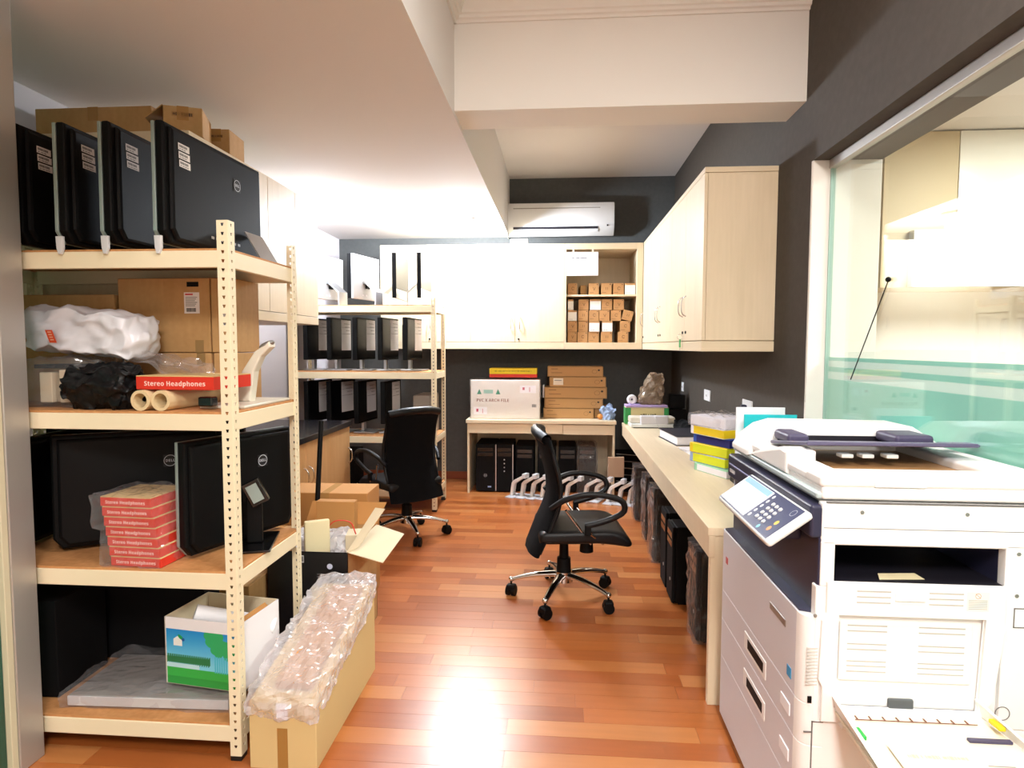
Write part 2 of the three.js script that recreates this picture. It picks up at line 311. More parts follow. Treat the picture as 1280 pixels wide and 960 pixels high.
{ // open end unit
  const t = thing('open_shelf_unit', 'open maple wall shelf unit filled with small brown cartons', 'shelf unit', [0, 1.473, DB]);
  const zf = DB - 6.16, a = 0.047, b = 0.816;
  part('side_panel', bx(a, a + 0.018, 0.066, 1.045, 0.02, zf, 0.002), M.maple, t); part('side_panel', bx(b - 0.06, b, 0.066, 1.045, 0.02, zf, 0.002), M.maple, t);
  part('top_panel', bx(a + 0.018, b - 0.06, 0.985, 1.045, 0.02, zf, 0.002), M.mapleH, t);
  part('bottom_panel', bx(a, b, 0, 0.066, 0.02, zf, 0.002), M.mapleH, t);
  part('back_panel', bx(a, b, 0, 1.045, 0, 0.02), M.maple, t);
  part('shelf', bx(a + 0.018, b - 0.06, 0.525, 0.543, 0.02, zf - 0.02, 0.002), M.mapleH, t);
}
{ // right wall cupboards
  const d0 = 3.6225, d1 = 6.155, X0 = 0.8184;
  const t = thing('wall_cupboard', 'long maple wall cupboard with hanging keys on the dark side wall', 'cupboard', [XR, 1.473, d0]);
  const xf = X0 - XR, Lz = d1 - d0;
  part('carcass', bx(xf + 0.02, 0, 0.06, 1.02, -Lz, -0.02), M.maple, t);
  part('end_panel', bx(xf + 0.02, 0, 0.064, 1.014, -0.02, 0, 0.002), M.maple, t);
  part('top_panel', bx(xf, 0, 1.016, 1.046, -Lz, 0.002, 0.002), M.mapleH, t);
  part('bottom_rail', bx(xf, 0, 0, 0.06, -Lz, 0.001, 0.002), M.mapleH, t);
  const n = 5, dw = Lz / n;
  for (let i = 0; i < n; i++) {
    const d = part('door', bx(xf, xf + 0.019, 0.064, 1.014, -(i + 1) * dw + 0.0015, -i * dw - 0.0015, 0.002), M.maple, t);
    const z = i === 0 ? -dw + 0.05 : (i % 2 ? -i * dw - 0.05 : -(i + 1) * dw + 0.05);
    const g = handleGeo(); g.rotateY(-Math.PI / 2); part('handle', T(g, xf, 0.29, z), M.chrome, d);
    const l = lockGeo(); l.rotateY(Math.PI / 2); part('lock', T(l, xf, 0.12, z + 0.01), M.black, d);
  }
  const k = thing('key_ring', 'bunch of keys with a green tag hanging from cupboard lock', 'keys', [X0 - 0.014, 1.50, 4.19]);
  part('ring', T(new THREE.TorusGeometry(0.018, 0.0018, 6, 20), 0, 0.065, 0).rotateY(0.3), M.chrome, k);
  part('tag', bx(-0.004, 0.004, -0.005, 0.05, -0.014, 0.014, 0.003), M.green, k);
  part('key', bx(-0.002, 0.001, -0.03, 0.03, 0.006, 0.012), M.steel, k);
}
{ // left wall cupboards (upper) and base cabinets
  const xf = -1.62, d0 = 2.62, d1 = 4.04;
  const t = thing('wall_cupboard', 'pale maple wall cupboard behind the shelf rack with cartons on top', 'cupboard', [XL, 1.64, d0]);
  const w = xf - XL, L = d1 - d0;
  part('carcass', bx(0, w - 0.019, 0.05, 0.8, -L, 0), M.maple, t);
  part('end_panel', bx(0, w - 0.019, 0.05, 0.8, -L - 0.018, -L, 0.002), M.maple, t);
  part('bottom_rail', bx(0, w, 0, 0.05, -L, 0, 0.002), M.mapleH, t);
  const s = [2.62, 2.985, 3.345, 3.695, 4.04];
  for (let i = 0; i < 4; i++) part('door', bx(w - 0.018, w, 0.053, 0.8, -(s[i + 1] - d0) + 0.0015, -(s[i] - d0) - 0.0015, 0.002), M.maple, t);
  const c = thing('base_cabinet', 'brown wooden base cabinet with black top and chrome handles', 'cabinet', [XL + 0.004, 0, 2.62]);
  const D1 = 4.72 - 2.62, wb = -1.66 - XL;
  part('carcass', bx(0, wb - 0.02, 0.08, 0.87, -D1, 0), M.brown, c);
  part('plinth', bx(0, wb - 0.06, 0, 0.08, -D1, 0), M.black, c);
  part('worktop', bx(0, wb + 0.02, 0.87, 0.91, -D1 - 0.01, 0, 0.004), M.counter, c);
  for (let i = 0; i < 5; i++) {
    const a = -i * D1 / 5, b = -(i + 1) * D1 / 5;
    const d = part('door', bx(wb - 0.02, wb, 0.085, 0.867, b + 0.0015, a - 0.0015, 0.002), M.brown, c);
    const g = handleGeo(0.12, 0.03, 0.005); g.rotateY(Math.PI / 2); part('handle', T(g, wb, 0.64, i % 2 ? a - 0.04 : b + 0.04), M.chrome, d);
  }
}
{ // back desk
  const x0 = -0.93, x1 = 0.56, d0 = 6.14, w = x1 - x0, dd = DB - d0 - 0.004;
  const t = thing('desk', 'pale maple desk with two drawers along the end wall', 'desk', [x0, 0, DB - 0.002]);
  part('desk_top', bx(-0.012, w + 0.012, 0.722, 0.757, 0, dd + 0.012, 0.004), M.mapleH, t);
  part('side_panel', bx(0.0, 0.022, 0, 0.722, 0, dd - 0.005, 0.002), M.maple, t);
  part('side_panel', bx(w - 0.022, w, 0, 0.722, 0, dd - 0.005, 0.002), M.maple, t);
  part('back_panel', bx(0.022, w - 0.022, 0.05, 0.722, 0, 0.016), M.maple, t);
  part('drawer', bx(0.004, 0.968, 0.62, 0.718, dd - 0.03, dd, 0.002), M.mapleH, t);
  part('drawer', bx(0.973, w - 0.004, 0.615, 0.713, dd - 0.03, dd, 0.002), M.mapleH, t);
}
{ // right desk
  const x0 = 0.6156, d0 = 2.5363, d1 = 6.04;
  const t = thing('desk', 'long maple desk with deep front edge along the dark side wall', 'desk', [x0, 0, d0]);
  const w = XR - x0 - 0.004, L = d1 - d0;
  part('desk_top', bx(0, w, 0.722, 0.757, -L, 0, 0.003), M.maple, t);
  part('apron', bx(0.004, 0.03, 0.632, 0.722, -L, -0.0, 0.002), M.maple, t);
  part('end_panel', bx(0.012, w, 0, 0.722, -0.034, -0.004, 0.002), M.maple, t);
  part('end_panel', bx(0.2, w, 0, 0.722, -L, -L + 0.03, 0.002), M.maple, t);
  part('back_rail', bx(w - 0.02, w, 0.757, 0.79, -L, -1.2, 0.002), M.mapleH, t);
  part('back_panel', bx(w - 0.02, w, 0.2, 0.722, -L + 0.03, -0.034), M.maple, t);
}

// ---- bolted shelf racks with punched posts
const holeRow = (len, x) => { const h = []; for (let y = 0.03; y < len - 0.015; y += 0.031) h.push([[x - 0.0065, y + 0.011], [x - 0.0035, y], [x + 0.0035, y], [x + 0.0065, y + 0.011]]); return h; };
function flange(len, w) { return extr([[0, 0], [w, 0], [w, len], [0, len]], 0.003, 0, holeRow(len, w * 0.5)); }
function rack(label, [x0, x1], [d0, d1], H, levels, low = 0.05) {
  const t = thing('shelf_rack', label, 'rack', [x0, 0, d0]);
  const w = x1 - x0, L = d1 - d0, F = 0.04;
  for (const [cx, cz, sx, sz] of [[0, 0, 1, -1], [w, 0, -1, -1], [0, -L, 1, 1], [w, -L, -1, 1]]) {
    const a = flange(H, F); if (sx < 0) a.scale(-1, 1, 1); a.translate(cx, 0.02, cz);
    const b = flange(H, F); b.rotateY(sz < 0 ? Math.PI / 2 : -Math.PI / 2); b.translate(cx, 0.02, cz);
    for (const g of [a, b]) { if (sx < 0 && g === a) { const ix = g.attributes.position; /* mirrored: turn the faces round */ for (let i = 0; i < ix.count; i += 3) { for (const at of Object.values(g.attributes)) for (let k = 0; k < at.itemSize; k++) { const q = at.array[(i + 1) * at.itemSize + k]; at.array[(i + 1) * at.itemSize + k] = at.array[(i + 2) * at.itemSize + k]; at.array[(i + 2) * at.itemSize + k] = q; } } g.computeVertexNormals(); } }
    const p = part('post', [a, b], M.rack, t);
    const f = bx(Math.min(cx, cx + sx * 0.042) , Math.max(cx, cx + sx * 0.042), 0, 0.028, Math.min(cz, cz + sz * 0.042), Math.max(cz, cz + sz * 0.042), 0.003);
    part('foot_cap', f, M.rackFoot, p);
  }
  for (const y of levels) {
    const bh = 0.066;
    for (const z of [0, -L]) part('beam', bx(F * 0.9, w - F * 0.9, y - bh, y - 0.008, z === 0 ? -0.022 : z, z === 0 ? 0.0 : z + 0.022, 0.002), M.rack, t);
    for (const x of [0.002, w - 0.022]) part('side_beam', bx(x, x + 0.02, y - bh, y - 0.008, -L + F * 0.9, -F * 0.9, 0.002), M.rack, t);
    part('shelf_board', bx(0.006, w - 0.006, y - 0.01, y, -L + 0.006, -0.006, 0.002), M.rackBoard, t);
  }
  return t;
}
rack('cream steel shelf rack with punched posts beside the aluminium post', [-2.34, -1.135], [2.046, 2.585], 1.91, [1.836, 1.268, 0.698, 0.138]);
rack('cream steel shelf rack lined with monitors against the end wall', [-2.45, -1.1], [5.4, 5.87], 1.91, [1.868, 1.272, 0.69, 0.2]);
// ============================================================ DISPLAYS
const ringLogo = (fg = '#c8ccd4') => (g, w, h) => { g.fillStyle = '#0b0b0d'; g.fillRect(0, 0, w, h); g.strokeStyle = fg; g.lineWidth = w * 0.05; g.beginPath(); g.arc(w / 2, h / 2, w * 0.44, 0, 7); g.stroke(); fillText(g, 'DELL', w / 2, h / 2, `bold ${Math.round(w * 0.3)}px sans-serif`, fg, 'center'); };
const logoMat = printMat(0.05, 0.05, ringLogo(), 2400);
const stickerMat = k => printMat(0.062, 0.024, (g, w, h) => { g.fillStyle = '#e9e6e2'; g.fillRect(0, 0, w, h); barcode(g, w * 0.08, h * 0.2, w * 0.7, h * 0.35); scribble(g, w * 0.08, h * 0.78, w * (0.6 + k * 0.08), h * 0.16, '#666'); }, 1600);
const stickers = [0, 1, 2].map(stickerMat);
// large all-in-one: back towards +x, near end at +z
const ord = ['first', 'second', 'third', 'fourth', 'fifth', 'sixth', 'seventh', 'eighth', 'ninth', 'tenth', 'eleventh'];
function bigDisplay(label, pos, turn, w = 0.64, h = 0.415, plain = false) {
  const t = thing('all_in_one_computer', label, 'computer', pos, turn, undefined);
  const y0 = 0.012, z1 = w / 2;
  const prof = [[-w / 2, y0 + 0.03], [-w / 2 + 0.02, y0], [w / 2 - 0.03, y0], [w / 2, y0 + 0.04], [w / 2 - 0.004, y0 + h], [-w / 2 + 0.004, y0 + h]];
  const body = extr(prof, 0.034, 0.008); body.rotateY(-Math.PI / 2); part('back_shell', T(muv(body), 0.017, 0, 0), M.black, t);
  const bulge = extr(prof.map(([x, y]) => [x * 0.93, y0 + 0.012 + (y - y0) * 0.94]), 0.022, 0.011); bulge.rotateY(-Math.PI / 2); part('rear_cover', T(muv(bulge), 0.038, 0, 0), M.black, t);
  const bz = extr(prof, 0.013, 0.002); bz.rotateY(-Math.PI / 2); part('bezel', T(muv(bz), -0.0065, 0, 0), M.bezel, t, 'grey green edge strip');
  part('screen', bx(-0.0145, -0.013, y0 + 0.04, y0 + h - 0.02, -w / 2 + 0.02, w / 2 - 0.02), M.screen, t);
  if (!plain) for (let k = 0; k < 3; k++) print('barcode_sticker', t, 0.062, 0.024, stickers[k], [0.0493, y0 + h * 0.83 - k * 0.029, w * 0.36 - k * 0.002], Math.PI / 2);
  print('logo', t, 0.05, 0.05, logoMat, [0.0493, y0 + h * 0.72, -w * 0.17], Math.PI / 2);
  if (plain) return t;
  for (let i = 0; i < 7; i++) part('port', bx(0.047, 0.0498, y0 + 0.052, y0 + 0.062, 0.06 - i * 0.03, 0.078 - i * 0.03), M.steel, t);
  part('stand_plate', sheet([0.06, y0 + 0.12, -0.14], [0.06, y0 + 0.12, -0.28], [0.14, y0 - 0.012, -0.28], [0.14, y0 - 0.012, -0.14], 0.005), M.steel, t, 'tilted grey stand plate');
  const foot = extr([[-0.004, 0.03], [0.022, 0.03], [0.022, -0.012], [0.014, -0.032], [0.004, -0.032], [-0.002, -0.012]], 0.012, 0.002); part('front_foot', T(muv(foot), 0.006, y0 - 0.01, w / 2 + 0.012), M.silverFlat, t, 'shiny hooked foot');
  return t;
}
const gTop = 'large computers on the top shelf';
bigDisplay('black all-in-one computer on top shelf with open rear stand plate', [-1.385, 1.848, 2.375], -0.04);
bigDisplay('black all-in-one computer on top shelf, second from the punched corner post', [-1.585, 1.848, 2.37], -0.01);
bigDisplay('black all-in-one computer on top shelf, third from the punched corner post', [-1.755, 1.848, 2.37], 0);
bigDisplay('black all-in-one computer on top shelf half hidden by aluminium post', [-1.925, 1.848, 2.37], 0);
// third shelf
bigDisplay('black computer turned flat behind the red headphone box stack', [-1.7, 0.702, 2.36], -1.0, 0.6, 0.44, true);
const mB = bigDisplay('black computer standing on edge beside the red headphone box stack', [-1.31, 0.702, 2.38], -0.36, 0.53, 0.43, true);
bigDisplay('black computer half hidden behind the aluminium post', [-2.12, 0.702, 2.28], 0.1, 0.5, 0.42, true);
one('flat_television', 'wide black screen panel standing along the rear of the third shelf', 'television', [bx(-0.46, 0.46, 0, 0.49, -0.012, 0.012, 0.005)], M.black, [-1.83, 0.7, 2.568]);
{ // loose monitor stand, shelf 3
  const t = thing('monitor_stand', 'black monitor stand with tilted square head beside the corner post', 'stand', [-1.215, 0.698, 2.33], 0.3);
  part('base_plate', bx(-0.07, 0.075, 0, 0.012, -0.16, 0.1, 0.005), M.blackGloss, t); part('column', bx(-0.03, 0.03, 0.012, 0.2, -0.03, 0.0, 0.006), M.black, t);
  const hd = bx(-0.035, 0.035, -0.05, 0.05, -0.015, 0.015, 0.004); hd.rotateX(0.0); hd.rotateZ(0.45); part('head', T(hd, 0.01, 0.22, 0.01), M.blackGloss, t); const fr = bx(-0.022, 0.022, -0.036, 0.036, 0.0155, 0.018); fr.rotateZ(0.45); part('head_inset', T(fr, 0.01, 0.22, 0.01), M.bezel, t);
}
// screens on the second rack
const sheetMat = printMat(0.15, 0.21, (g, w, h) => { g.fillStyle = '#efeef4'; g.fillRect(0, 0, w, h); g.strokeStyle = '#555560'; g.lineWidth = 1.5; for (const y of [0.24, 0.45]) { g.beginPath(); g.moveTo(w * 0.05, h * y); g.lineTo(w * 0.95, h * y); g.stroke(); } for (let i = 0; i < 4; i++) scribble(g, w * 0.12, h * (0.12 + i * 0.11), w * (0.6 - i * 0.1), h * 0.025, '#8a8a90'); }, 1200);
function rackMonitor(label, pos, turn, group, sheetZ = -0.1, drop = 0) {
  const t = thing('monitor', label, 'monitor', pos, turn, group);
  const w = 0.44, h = 0.385, y0 = 0.1;
  part('casing', bx(-0.045, 0, y0, y0 + h, -w / 2, w / 2, 0.006), M.black, t);
  part('screen', bx(0, 0.0012, y0 + 0.02, y0 + h - 0.02, -w / 2 + 0.018, w / 2 - 0.018), M.screen, t);
  part('rear_cover', bx(-0.075, -0.045, y0 + 0.06, y0 + h - 0.06, -w / 2 + 0.07, w / 2 - 0.07, 0.012), M.black, t);
  part('stand_column', bx(-0.06, -0.035, 0.012, y0 + 0.12, -0.03, 0.03, 0.004), M.silver, t, 'silver stand column');
  part('stand_base', bx(-0.1, 0.1, 0, 0.012, -0.12, 0.12, 0.004), M.silver, t, 'flat silver stand base');
  const s = part('paper_sheet', bx(0.0015, 0.0027, y0 + h - 0.015 - 0.285 - drop, y0 + h - 0.015 - drop, -0.105, 0.105), sheetMat, t, 'white paper form taped on screen'); s.position.z = sheetZ; s.rotation.x = 0;
  return t;
}
// box uv in metres -> fit the sheet print
sheetMat.map.wrapS = sheetMat.map.wrapT = THREE.RepeatWrapping; sheetMat.map.repeat.set(1 / 0.21, 1 / 0.285); sheetMat.map.offset.set(0.5, -(0.1 + 0.385 - 0.3) / 0.285);
[-2.28, -2.06, -1.82, -1.59, -1.36].forEach((x, i) => rackMonitor(`black monitor with paper form, rear rack second shelf, ${ord[4 - i]} from end post`, [x + 0.02, 1.274, 5.63], -0.08, 'monitors with paper forms on the second shelf', -0.1));
[-2.27, -2.05, -1.81, -1.57].forEach((x, i) => rackMonitor(`black monitor with paper form, rear rack third shelf, ${ord[3 - i]} from wrapped carton`, [x + 0.02, 0.694, 5.63], [-0.15, -0.2, -0.1, -0.08][i], 'monitors with paper forms on the third shelf', -0.07));
one('wrapped_carton', 'grey brown film wrapped carton beside monitors on the rear rack', 'carton', bx(-0.08, 0.08, 0, 0.36, -0.2, 0.2, 0.01), std(0x8d8276, 0.4), [-1.24, 0.694, 5.65]);
function silverDisplay(label, pos, flip, turn = 0) {   // slim silver all-in-one; glass towards +x, or back towards +x when flipped
  const t = thing('all_in_one_computer', label, 'computer', pos, turn);
  const w = 0.45, h = 0.4, y0 = 0.06, s = flip ? -1 : 1, X = (a, b) => [Math.min(a * s, b * s), Math.max(a * s, b * s)];
  part('casing', bx(...X(-0.03, 0), y0, y0 + h, -w / 2, w / 2, 0.006), M.silverFlat, t);
  part('glass_front', bx(...X(0, 0.004), y0 + 0.085, y0 + h, -w / 2, w / 2, 0.0015), M.screen, t);
  part('edge_trim', bx(-0.032, 0.006, y0, y0 + h, w / 2, w / 2 + 0.004, 0.001), M.black, t);
  part('chin', bx(...X(0, 0.004), y0, y0 + 0.083, -w / 2, w / 2, 0.0015), M.silver, t);
  for (let i = 0; i < 2; i++) part('port', bx(...X(-0.032, -0.03), y0 + 0.03, y0 + 0.045, 0.0 + i * 0.05, 0.03 + i * 0.05), M.paper, t);
  const arm = extr([[-0.03, 0.2], [-0.045, 0.21], [-0.15, 0.12], [-0.15, 0.008], [0.02, 0.008], [0.02, 0], [-0.165, 0], [-0.165, 0.128], [-0.045, 0.228], [-0.03, 0.225]].map(([x, y]) => [x * s, y]), 0.14, 0); part('stand', muv(arm), M.silver, t, 'bent silver stand');
  part('hinge', bx(...X(-0.045, -0.03), y0 + 0.1, y0 + 0.17, -0.03, 0.03, 0.003), M.black, t);
  return t;
}
silverDisplay('silver computer with its back and bent stand towards cupboards, next to left cupboard end', [-2.17, 1.87, 5.64], true, -0.2);
silverDisplay('silver computer with black edge and bent rear stand, between two others on rear rack', [-1.82, 1.87, 5.64], true, -0.24);
silverDisplay('slim silver computer with glossy glass front reflecting the lamp on rear rack', [-1.46, 1.87, 5.64], false);
silverDisplay('slim silver computer at the end post of the rear rack', [-1.235, 1.87, 5.64], false);
// flat things on the lowest shelf of rear rack
one('keyboard_tray', 'dark flat tray lying on the lowest shelf of rear rack', 'tray', bx(-0.3, 0.3, 0, 0.05, -0.16, 0.16, 0.01), M.black, [-1.55, 0.202, 5.62]);
one('black_case', 'black computer case lying low on the rear rack', 'case', bx(-0.25, 0.25, 0, 0.32, -0.18, 0.18, 0.01), M.blackMatte, [-2.15, 0.202, 5.63]);

// ============================================================ CARTONS AND SHELF GOODS
function carton(label, pos, [w, h, d], turn = 0, { mat = M.card, tape = true, group, name = 'carton', cat = 'carton' } = {}) {
  const t = thing(name, label, cat, pos, turn, group);
  part('box', bx(-w / 2, w / 2, 0, h, -d / 2, d / 2, 0.004), mat, t);
  if (tape) part('tape', [bx(-0.024, 0.024, h, h + 0.0006, -d / 2, d / 2), bx(-0.024, 0.024, h - 0.06, h + 0.0006, d / 2, d / 2 + 0.0006)], std(0xb88a52, 0.25), t, 'brown packing tape');
  return t;
}
// on the left wall cupboard
carton('long brown carton on the left wall cupboard behind the computers', [-2.13, 2.442, 2.86], [0.56, 0.143, 0.3]);
{
  const p = printMat(0.09, 0.02, (g, w, h) => { g.fillStyle = '#b98a55'; g.fillRect(0, 0, w, h); scribble(g, w * 0.06, h / 2, w * 0.88, h * 0.7, '#5a4028'); });
  const a = carton('brown carton with lettering and raised flap on the left wall cupboard', [-1.72, 2.442, 2.78], [0.16, 0.125, 0.2], 0.35); print('lettering', a, 0.09, 0.02, p, [0.0, 0.09, 0.1]);
  part('flap', sheet([-0.08, 0.125, 0.1], [-0.08, 0.125, -0.1], [-0.15, 0.06, -0.1], [-0.15, 0.06, 0.1]), M.card, a);
  const b = carton('small brown carton with lettering, last in the row on left wall cupboard', [-1.705, 2.442, 3.06], [0.13, 0.125, 0.18], 0.1); print('lettering', b, 0.07, 0.016, p, [0.0, 0.09, 0.09]);
}
// ---- second shelf of front rack (top at 1.268)
const S2 = 1.268;
{
  const lab = printMat(0.065, 0.085, (g, w, h) => { g.fillStyle = '#f3efef'; g.fillRect(0, 0, w, h); g.fillStyle = '#d23b3b'; g.fillRect(w * 0.08, h * 0.06, w * 0.5, h * 0.07); g.fillStyle = '#777'; for (let i = 0; i < 6; i++) g.fillRect(w * 0.1, h * (0.22 + i * 0.08), w * (0.75 - 0.07 * (i % 3)), h * 0.03); barcode(g, w * 0.15, h * 0.74, w * 0.6, h * 0.18); }, 1600);
  const tape = std(0x9a7a4c, 0.2);
  const mk = (label, pos, sz) => { const t = carton(label, pos, sz, 0, { tape: false }); return t; };
  const a = mk('tall brown carton with white shipping label, upper of two at rear of shelf', [-1.605, S2 + 0.205, 2.5], [0.39, 0.3, 0.22]); print('shipping_label', a, 0.065, 0.085, lab, [0.12, 0.2, 0.11]);
  part('tape', bx(0.13, 0.165, 0, 0.05, 0.11, 0.1108), tape, a); part('hand_hole', bx(0.1, 0.15, 0.265, 0.285, 0.108, 0.111, 0.001), M.black, a);
  const b = mk('brown carton under the labelled carton at rear of shelf', [-1.6, S2, 2.5], [0.38, 0.203, 0.22]); part('tape', bx(0.13, 0.165, 0.15, 0.203, 0.11, 0.1108), tape, b);
  const c = mk('brown carton partly hidden by the corner post, upper one', [-1.36, S2 + 0.205, 2.5], [0.09, 0.3, 0.22]); print('shipping_label', c, 0.05, 0.07, lab, [0.02, 0.14, 0.11]);
  const d = mk('brown carton partly hidden by the corner post, lower one', [-1.355, S2, 2.5], [0.09, 0.203, 0.22]); print('shipping_label', d, 0.05, 0.06, lab, [0.02, 0.08, 0.11]);
  mk('large dark brown carton at rear of shelf behind the white parcel', [-2.04, S2, 2.48], [0.46, 0.44, 0.2]);
}
{ // white mailing bag
  const t = thing('white_parcel', 'white plastic mailing bag with orange label lying on wrapped goods', 'parcel', [-1.8, S2 + 0.2, 2.24], -0.12);
  const g = lump(0.5, 0.17, 0.2, { seg: 22, round: 0.38, amp: 0.022, freq: 11, s: 1, flatBottom: false }); g.rotateZ(-0.08); part('bag', g, M.bagWhite, t);
  print('orange_label', t, 0.032, 0.05, printMat(0.032, 0.05, (c, w, h) => { c.fillStyle = '#e8562a'; c.fillRect(0, 0, w, h); c.fillStyle = '#f7c8a8'; for (let i = 0; i < 4; i++) c.fillRect(w * 0.25, h * (0.12 + 0.2 * i), w * 0.5, h * 0.09); }, 1600), [-0.07, 0.066, 0.106], 0, 0.35);
}
{ // film wrapped goods below
  const t = thing('wrapped_goods', 'clear film bag holding pale cardboard trays under the white parcel', 'bag', [-1.87, S2, 2.24]);
  part('film', lump(0.38, 0.19, 0.2, { seg: 14, round: 0.35, amp: 0.03, freq: 9, s: 5, crease: true }), M.film, t);
  for (const [x, w, h] of [[-0.1, 0.05, 0.13], [-0.02, 0.09, 0.14], [0.1, 0.09, 0.13]]) part('cardboard_tray', bx(x, x + w, 0.015, h, -0.07, 0.06, 0.004), M.cardPale, t);
  part('dark_strip', bx(-0.12, 0.16, 0.145, 0.16, -0.06, 0.06, 0.003), M.black, t);
}
one('film_sheet', 'loose shiny clear film lying over the black bag', 'film', (() => { const g = lump(0.3, 0.05, 0.14, { seg: 12, round: 0.3, amp: 0.03, freq: 14, s: 8, crease: true, flatBottom: false }); g.rotateZ(-0.25); return g; })(), M.film, [-1.5, S2 + 0.145, 2.25]);
one('black_bag', 'crumpled black plastic bag in front of the clear film bag', 'bag', lump(0.3, 0.165, 0.13, { seg: 26, round: 0.7, amp: 0.03, freq: 17, s: 11 }), M.plasticBag, [-1.655, S2, 2.125]);
for (const [x, lab] of [[-1.478, 'cream cardboard tube beside the black bag under the red box'], [-1.402, 'cream cardboard tube with thick wall beside the corner post under red box']]) {
  const t = thing('cardboard_tube', lab, 'tube', [x, S2, 2.215], -0.06);
  const pr = [[0.026, -0.15], [0.037, -0.15], [0.037, 0.15], [0.026, 0.15], [0.026, -0.15]].map(p => new THREE.Vector2(...p));
  const g = new THREE.LatheGeometry(pr, 28); g.rotateX(Math.PI / 2); g.translate(0, 0.037, 0); part('tube_wall', toCreasedNormals(g, 0.6), M.tubePaper, t);
  const i = cyl(0.0262, 0.0262, 0.28, 24, true); i.rotateX(Math.PI / 2); part('tube_lining', T(i, 0, 0.037, 0), M.tubePaper, t);
}
// red headphone boxes
const phoneTop = printMat(0.2, 0.03, (g, w, h) => { g.fillStyle = '#d8331f'; g.fillRect(0, 0, w, h); fillText(g, 'Stereo Headphones', w * 0.5, h * 0.52, `bold ${Math.round(h * 0.62)}px sans-serif`, '#f6d8cf', 'center'); }, 2400);
function phoneBox(label, pos, turn, group, w = 0.235, h = 0.04, d = 0.19) {
  const t = thing('headphone_box', label, 'box', pos, turn, group);
  part('lid', bx(-w / 2, w / 2, h - 0.004, h, -d / 2, d / 2, 0.0015), M.tan, t, 'plain tan lid');
  part('tray', bx(-w / 2, w / 2, 0, h - 0.004, -d / 2, d / 2, 0.0015), M.red, t);
  print('lettering', t, w * 0.9, h * 0.75, phoneTop, [0, h * 0.45, d / 2]);
  return t;
}
phoneBox('flat red headphone box lying across the two cardboard tubes', [-1.36, S2 + 0.075, 2.2], -0.05, undefined, 0.3, 0.05, 0.24);
{ // curved monitor stand, shelf 2
  const t = thing('monitor_stand', 'cream curved monitor stand with round pad on the rack edge', 'stand', [-1.235, S2, 2.36], 0.0);
  const arm = extr([[-0.055, 0.012], [-0.02, 0.13], [0.035, 0.21], [0.095, 0.25], [0.1, 0.228], [0.06, 0.19], [0.03, 0.13], [0.012, 0.012]], 0.05, 0.006); part('arm', muv(arm), std(0xe3dccb, 0.45), t);
  const pad = new THREE.SphereGeometry(0.034, 16, 10); pad.scale(1, 0.35, 0.8); pad.rotateZ(0.45); part('pad', T(pad, 0.075, 0.236, 0), M.steel, t, 'grey oval pad');
  part('base', bx(-0.09, 0.085, 0, 0.012, -0.18, 0.2, 0.005), std(0xdad3c2, 0.4), t);
}
one('cable_clip', 'small black plastic clip beside the cardboard tubes', 'clip', bx(-0.025, 0.03, 0, 0.035, -0.02, 0.02, 0.006), M.blackGloss, [-1.27, S2 + 0.013, 2.12]);
// ---- third shelf (top at .698)
{
  const g = 'red headphone boxes in the wrapped stack';
  for (let k = 0; k < 7; k++) phoneBox(k === 6 ? 'red headphone box on top of the film wrapped stack' : k === 0 ? 'red headphone box at the bottom of the film wrapped stack' : `red headphone box in the film wrapped stack, ${ord[k]} from the bottom`, [-1.535 + 0.0055 * (3 - k), 0.7 + k * 0.0365, 2.165], -0.06, g, 0.2, 0.036, 0.2);
  const f = one('stack_wrapping', 'clear crinkled film around the stack of red headphone boxes', 'film', lump(0.225, 0.265, 0.225, { seg: 20, round: 0.06, amp: 0.012, freq: 18, s: 21, crease: true, shape: (v, w, h) => { if (v.y < -h * 0.2) v.x *= 1.06; if (v.x < -w * 0.35 && v.y > 0) v.x -= 0.03; } }), M.film, [-1.54, 0.699, 2.165], -0.06);
}
